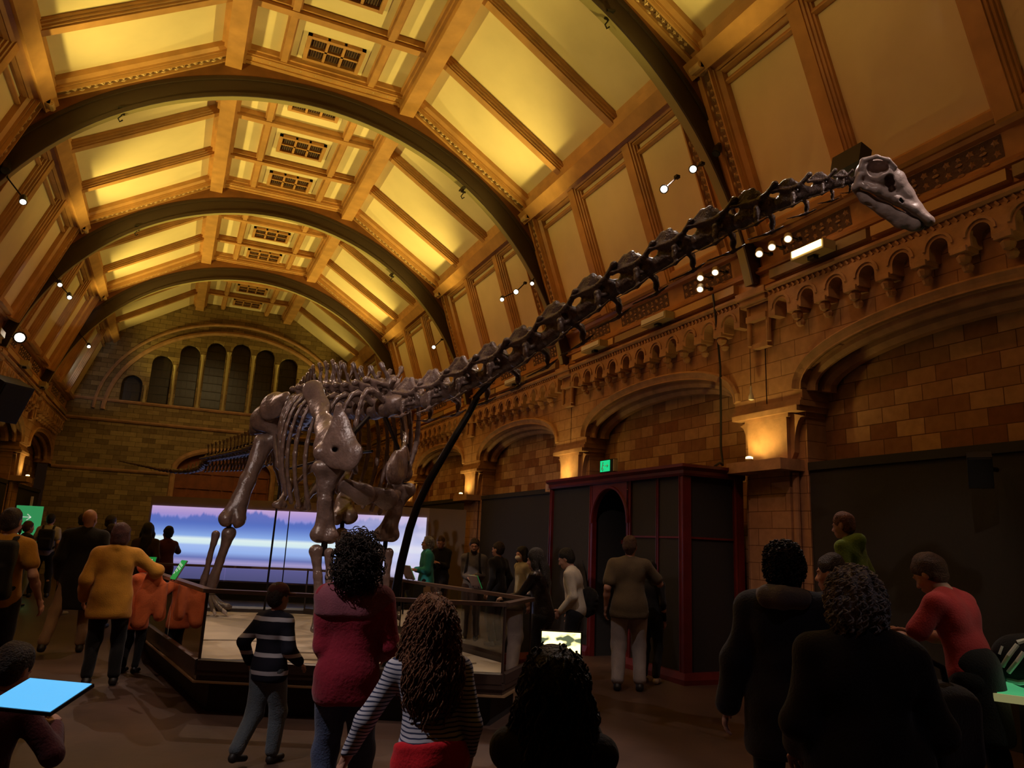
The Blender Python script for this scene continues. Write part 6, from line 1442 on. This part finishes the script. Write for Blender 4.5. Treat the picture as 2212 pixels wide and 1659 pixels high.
spotlight((-2.63, 18.2, 6.5), (-1.0, 12, 1), 'lower lit spotlight of the left pair on the third arch', bracket=(-.3, .1, .3)); spotlight((-2.85, 18.2, 6.75), (-1.0, 12, 1), 'upper lit spotlight of the left pair on the third arch', bracket=(-.25, .1, .3))
spotlight((-2.73, 23.6, 6.6), (-1, 16, 1), 'lit spotlight on the fourth arch at left above the end wall', bracket=(-.3, .1, .35)); spotlight((-3.36, 18.0, 5.42), CAMP, 'dazzling white spotlight low on the left wall', r=.12, bracket=(-.42, .1, .0))
BEI = pmat('beige_lamp_housing', (.42, .33, .18), .45)
G2 = 'beige spotlights on the right cornice'
for p, l in (((6.62, 7.08, 5.52), 'left beige spotlight of the row of three under the dinosaur head'), ((6.62, 6.85, 5.53), 'middle beige spotlight of the row of three under the dinosaur head'), ((6.62, 6.57, 5.54), 'right beige spotlight of the row of three under the dinosaur head'),
             ((6.62, 8.29, 5.57), 'upper left beige spotlight of the cluster above the hanging cable'), ((6.62, 7.96, 5.55), 'upper right beige spotlight of the cluster above the hanging cable'), ((6.62, 8.3, 5.40), 'lower beige spotlight of the cluster above the hanging cable')):
    spotlight(p, (p[0] - 2.0, p[1] - 1.9, p[2] - 2.6), l, group=G2, body=BEI, L=.16, r=.05, bracket=(.18, .0, .0))
def floodlight(c, label, sx=.26, emit=True):
    rt = tag(empty('floodlight', c), label, 'floodlight', 'long floodlights lying on the cornices'); x, y, z = c
    m = MB(); m.box(x - .10, x + .10, y - sx, y + sx, z, z + .12); m.build('lamp_housing', BEI, rt)
    m = MB(); m.box(x - .112, x - .102, y - sx + .03, y + sx - .03, z + .03, z + .11); m.build('reflector', M_GLOWY if emit else M_WHITE, rt)
    m = MB(); m.box(x - .04, x + .04, y - .05, y + .05, z - .05, z); m.build('foot', M_BLACKM, rt)
floodlight((6.74, 6.30, 5.24), 'beige floodlight with a lit face under the dinosaur jaw')
for yy, l in ((9.6, 'unlit floodlight on the right cornice beyond the nearest arch'), (11.6, 'unlit floodlight on the right cornice before the second arch'), (15.2, 'unlit floodlight on the right cornice past the second arch')): floodlight((6.80, yy, 5.24), l, .34, False)
for yy, l in ((17.2, 'floodlight on the left cornice nearest the frame edge'), (20.4, 'middle floodlight on the left cornice'), (23.2, 'floodlight on the left cornice closest to the end wall')): floodlight((-3.60, yy, 5.24), l, .22, False)
# pier lamps
for kk, s_, l in ((0, 1, 'small glowing lamp on the ledge of the nearest stone pier'), (1, 1, 'small glowing lamp on the pier ledge behind the booth roof'), (2, 1, 'small glowing lamp on the third pier ledge at right'), (3, 1, 'small glowing lamp on the farthest pier at right'), (3, -1, 'small glowing lamp on the left pier above the green sign')):
    yp = 7.53 + BAY * kk; c = (X0 + s_ * 5.30, yp + .14, 2.84)
    rt = tag(empty('ledge_lamp', c), l, 'lamp', 'uplights on the pier ledges'); m = MB(); m.lathe(c, (0, 0, 1), [(0, .05), (.03, .055), (.04, .05)], 12); m.build('lamp_base', BEI, rt)
    m = MB(); m.lathe((c[0], c[1], c[2] + .04), (0, 0, 1), [(0, .048), (.025, .045), (.035, .02), (.037, .001)], 12); m.build('lamp_lens', M_GLOWY, rt)
# hooks under the arches
def hook(c, label):
    rt = tag(empty('arch_hook', c), label, 'hook', 'small fixing hooks under the iron arches'); m = MB(); c = V3(*c)
    m.tube([c + V3(0, 0, .06), c - V3(0, 0, .06), c - V3(.04, 0, .12), c - V3(.01, 0, .17), c + V3(.03, 0, -.13)], .012, 6); m.obox(c + V3(0, 0, .05), (.06, 0, .02), (0, .10, 0), (-.004, 0, .012)); m.tube([c + V3(-.05, 0, -.02), c + V3(.05, 0, -.02)], .02, 6); m.build('hook', M_BLACKM, rt)
hook((-1.60, 12.98, 8.40), 'small hook under the second arch left of the roof vents'); hook((4.49, 7.50, 8.60), 'dark hook fitting under the nearest arch at top right'); hook((4.50, 12.98, 8.50), 'small hook under the second arch right of the roof vents'); hook((-1.56, 18.43, 8.44), 'small hook under the third arch at left'); hook((4.55, 18.43, 8.47), 'small hook under the third arch at right')
# hanging cable, plumb lamp
m = MB(); m.tube([(6.82, 8.26, 5.35), (6.90, 8.30, 5.0), (7.02, 8.36, 4.3), (7.05, 8.40, 3.6), (7.04, 8.40, 3.12), (6.98, 8.30, 2.92), (6.9, 8.2, 2.84), (6.8, 8.14, 2.86), (6.7, 8.13, 2.80)], .016, 8)
tag(m.build('cable', M_BLACK, smooth=True, origin=(7.0, 8.3, 2.8)), 'black cable drooping down the wall to the booth roof', 'cable')
rt = tag(empty('hanging_bulb', (6.95, 7.66, 3.72)), 'small white bulb hanging on a wire above the near pier capital', 'bulb')
m = MB(); m.tube([(6.95, 7.66, 4.4), (6.95, 7.66, 3.86)], .005, 5); m.build('wire', M_BLACK, rt); m = MB(); m.lathe((6.95, 7.66, 3.88), (0, 0, -1), [(0, .008), (.03, .014), (.10, .018), (.14, .034), (.19, .038), (.20, .02)], 12); m.build('bulb', M_WHITE, rt)
# exit sign on the booth roof
rt = tag(empty('exit_sign', (6.42, 10.45, 2.83)), 'green glowing exit sign standing on the booth roof', 'sign'); MG = pmat('exit_sign_green', (.0, .2, .08), .4, emit=(.01, .62, .22), estr=1.0)
m = MB(); m.box(6.38, 6.46, 10.22, 10.62, 2.85, 3.06); m.build('case', M_BLACKM, rt)
m = MB(); m.box(6.372, 6.38, 10.32, 10.61, 2.865, 3.045); m.build('lit_face', MG, rt); m = MB(); m.box(6.38, 6.46, 10.205, 10.22, 2.86, 3.05); m.build('end_cap', M_WHITE, rt)
m = MB(); x = 6.369; m.blob((x, 10.52, 3.01), .013, 6); m.tube([(x, 10.52, 2.995), (x, 10.535, 2.94), (x, 10.51, 2.905), (x, 10.53, 2.875)], .007, 5); m.tube([(x, 10.535, 2.94), (x, 10.56, 2.90)], .007, 5); m.tube([(x, 10.525, 2.98), (x, 10.49, 2.96)], .006, 5); m.build('running_figure', M_WHITE, rt)
m = MB(); m.tube([(x, 10.45, 2.955), (x, 10.36, 2.955)], .006, 5); m.tube([(x, 10.39, 2.98), (x, 10.36, 2.955), (x, 10.39, 2.93)], .006, 5); m.build('arrow', M_WHITE, rt)
m = MB(); m.box(6.40, 6.44, 10.38, 10.44, 2.68, 2.86); m.build('foot', M_BLACKM, rt)
# small pale box on the far booth corner
m = MB(); m.box(6.08, 6.22, 11.92, 12.0, 2.62, 2.78); tag(m.build('junction_box', pmat('pinkish_paint', (.5, .3, .2), .6), origin=(6.15, 11.96, 2.7)), 'small pale box fixed to the far top corner of the booth', 'box')
# loudspeakers
def loudspeaker(c, ang, label, w=.18, h=.28, d=.16, br=(0.3, 0, 0)):
    rt = tag(empty('loudspeaker', c), label, 'loudspeaker'); c = V3(*c); F_ = V3(math.cos(ang), math.sin(ang), -.45); F_ /= np.linalg.norm(F_); R_ = np.cross(F_, (0, 0, 1)); R_ /= np.linalg.norm(R_); U_ = np.cross(R_, F_)
    m = MB(); m.obox(c, R_ * w, F_ * d, U_ * h); m.build('cabinet', M_BLACK, rt); m = MB(); m.obox(c + F_ * (d + .008), R_ * w * .9, F_ * .008, U_ * h * .93); m.build('grille', M_BLACKP, rt); m = MB(); m.tube([c - F_ * d, c + V3(*br)], .025, 8); m.build('bracket', M_BLACKM, rt)
loudspeaker((6.80, 4.50, 2.50), math.radians(215), 'black loudspeaker tilted on the dark partition at far right', .10, .15, .09, br=(.32, .05, .03))
loudspeaker((-3.38, 17.6, 4.05), math.radians(-40), 'big black loudspeaker box high on the left wall', .34, .40, .26, br=(-.4, 0, .1))
# black projector below the steep panels
rt = tag(empty('projector', (6.45, 5.45, 6.0)), 'black projector with a blue pilot light behind the dinosaur head', 'projector'); m = MB(); m.obox((6.47, 5.45, 6.0), (.08, 0, -.03), (0, .20, 0), (.03, 0, .12)); m.build('housing', M_BLACK, rt)
m = MB(); m.tube([(6.52, 5.45, 5.95), (6.80, 5.5, 5.9)], .03, 8); m.build('bracket', M_BLACKM, rt); m = MB(); m.blob((6.375, 5.50, 5.93), .010, 8); m.build('pilot_light', pmat('blue_pilot', (.1, .2, .9), .3, emit=(.1, .35, 1), estr=8), rt)
# green directional sign at the left
sx, sy = -3.02, 20.7
rt = tag(empty('direction_sign', (sx, sy, 0)), 'green hanging direction sign with a white arrow on the far left', 'sign'); a = math.radians(0); MGS = pmat('sign_green_panel', (.03, .30, .09), .5, emit=(.05, .42, .14), estr=.55)
m = MB(); m.box(sx - .27, sx + .27, sy - .03, sy, .62, 2.02); m.build('sign_panel', MGS, rt); m = MB(); m.box(sx - .02, sx + .03, sy - .02, sy + .01, 2.02, 2.24); m.build('post', M_WHITE, rt); m = MB(); m.box(sx - .03, sx + .03, sy, sy + .04, 0, 2.0); m.box(sx - .3, sx + .3, sy - .15, sy + .2, 0, .03); m.build('stand', M_BLACKM, rt)
m = MB(); y = sy - .033; m.obox((sx - .06, y, 1.76), (.10, 0, 0), (0, .003, 0), (0, 0, .010)); 
for e in (-1, 1): m.obox((sx + .01, y, 1.76 + e * .035), (.04, 0, -e * .035), (0, .003, 0), (.007, 0, e * .007))
m.build('arrow', M_SIGNW, rt); m = MB()
for j, (z, w) in enumerate(((1.50, .09), (1.44, .07), (1.36, .08))):
    x = sx - .22
    while x < sx - .22 + w * 2: m.obox((x, y, z), (.008, 0, 0), (0, .002, 0), (0, 0, .022)); x += .032
m.build('lettering', M_SIGNW, rt)
# light table and patterned bag, right edge
tx, ty = 5.01, 2.96
rt = tag(empty('light_table', (tx, ty, 0)), 'low table with a glowing green and white map top at the right edge', 'table')
th = math.atan2(-tx, ty); cx_, sx_ = math.cos(th), math.sin(th)
def TT(u, v, z): return (tx + cx_ * u - sx_ * v, ty + sx_ * u + cx_ * v, z)
def tb_box(m, u0, u1, v0, v1, z0, z1): m.add([TT(u, v, z) for u in (u0, u1) for v in (v0, v1) for z in (z0, z1)], [(0, 1, 3, 2), (4, 6, 7, 5), (0, 4, 5, 1), (2, 3, 7, 6), (0, 2, 6, 4), (1, 5, 7, 3)])
m = MB(); tb_box(m, -.32, .9, -.25, .35, .84, .885); m.build('table_top', pmat('cream_edge', (.5, .48, .25), .5, emit=(.5, .48, .2), estr=.35), rt)
m = MB(); tb_box(m, -.30, .88, -.23, .33, .885, .89); m.build('lit_map', pmat('green_map_glow', (.05, .3, .12), .4, emit=(.06, .36, .14), estr=.8), rt)
m = MB(); 
for i in range(14): a = 2 * PI * i / 14; m.v.append(TT(.14 + .24 * math.cos(a), .02 + .16 * math.sin(a) * (1 + .2 * math.sin(3 * a)), .892)); 
m.f.append(tuple(range(14))); m.mi.append(0); m.build('white_patch', pmat('white_glow', (.8, .8, .6), .4, emit=(1, .98, .75), estr=1.5), rt)
m = MB(); tb_box(m, -.2, .8, -.15, .25, 0, .84); m.build('table_base', M_BLACK, rt)
area_l = None
bgp = tag(empty('patterned_bag', (4.98, 3.08, .895)), 'black bag with a white bone pattern lying on the lit table', 'bag')
MWB = pmat('white_bag_print', (.8, .8, .72), .6, emit=(.8, .8, .7), estr=0.0)
v_ = V3(-tx, -ty, 0); v_ /= np.linalg.norm(v_); r_ = V3(v_[1], -v_[0], 0) * -1
s = SDF(.012, .04); s.ell((0, 0, .17), (.22, .15, .17), np.array([r_, v_, [0, 0, 1.0]])); s.box((0, 0, -.06), (.4, .4, .06), k=.01, op='s'); o = sobj('bag_body', s, F_BLK, None, .004, 26); o.parent = bgp
m = MB()
def OB(u, z): return tuple(v_ * (.15 * math.sqrt(max(.08, 1 - (u / .22) ** 2 - ((z - .17) / .17) ** 2)) + .004) + r_ * u + V3(0, 0, z))
for pts, rr in (([(-.15, .13), (-.11, .20), (-.06, .27)], .014), ([(-.12, .10), (-.07, .17), (-.03, .23)], .014), ([(-.06, .28), (-.01, .30), (.03, .27), (.0, .23)], .017), ([(-.13, .05), (-.07, .045), (-.02, .06)], .016), ([(-.02, .14), (.0, .11)], .010), ([(-.16, .20), (-.14, .25)], .009)):
    m.tube([OB(*p) for p in pts], rr, 7)
o = m.build('white_print', MWB); o.parent = bgp
# pale stool by the bending visitor
rt = tag(empty('stool', (4.55, 3.48, 0)), 'pale yellowish stool partly hidden behind the black coat', 'stool')
m = MB(); m.box(4.37, 4.73, 3.30, 3.66, .40, .45); m.build('seat', pmat('pale_birch', (.50, .45, .28), .6), rt)
for dx in (-.15, .15):
    for dy in (-.15, .15): m = MB(); m.tube([(4.55 + dx * 1.1, 3.48 + dy * 1.1, 0), (4.55 + dx, 3.48 + dy, .40)], .022, 8); m.build('leg', MATS['pale_birch'], rt)
# pale spot aimed down at the light table and bag
spot((4.7, 2.6, 2.2), (4.9, 3.2, .95), 6, 70, .8, (.95, 1, .8), .05)
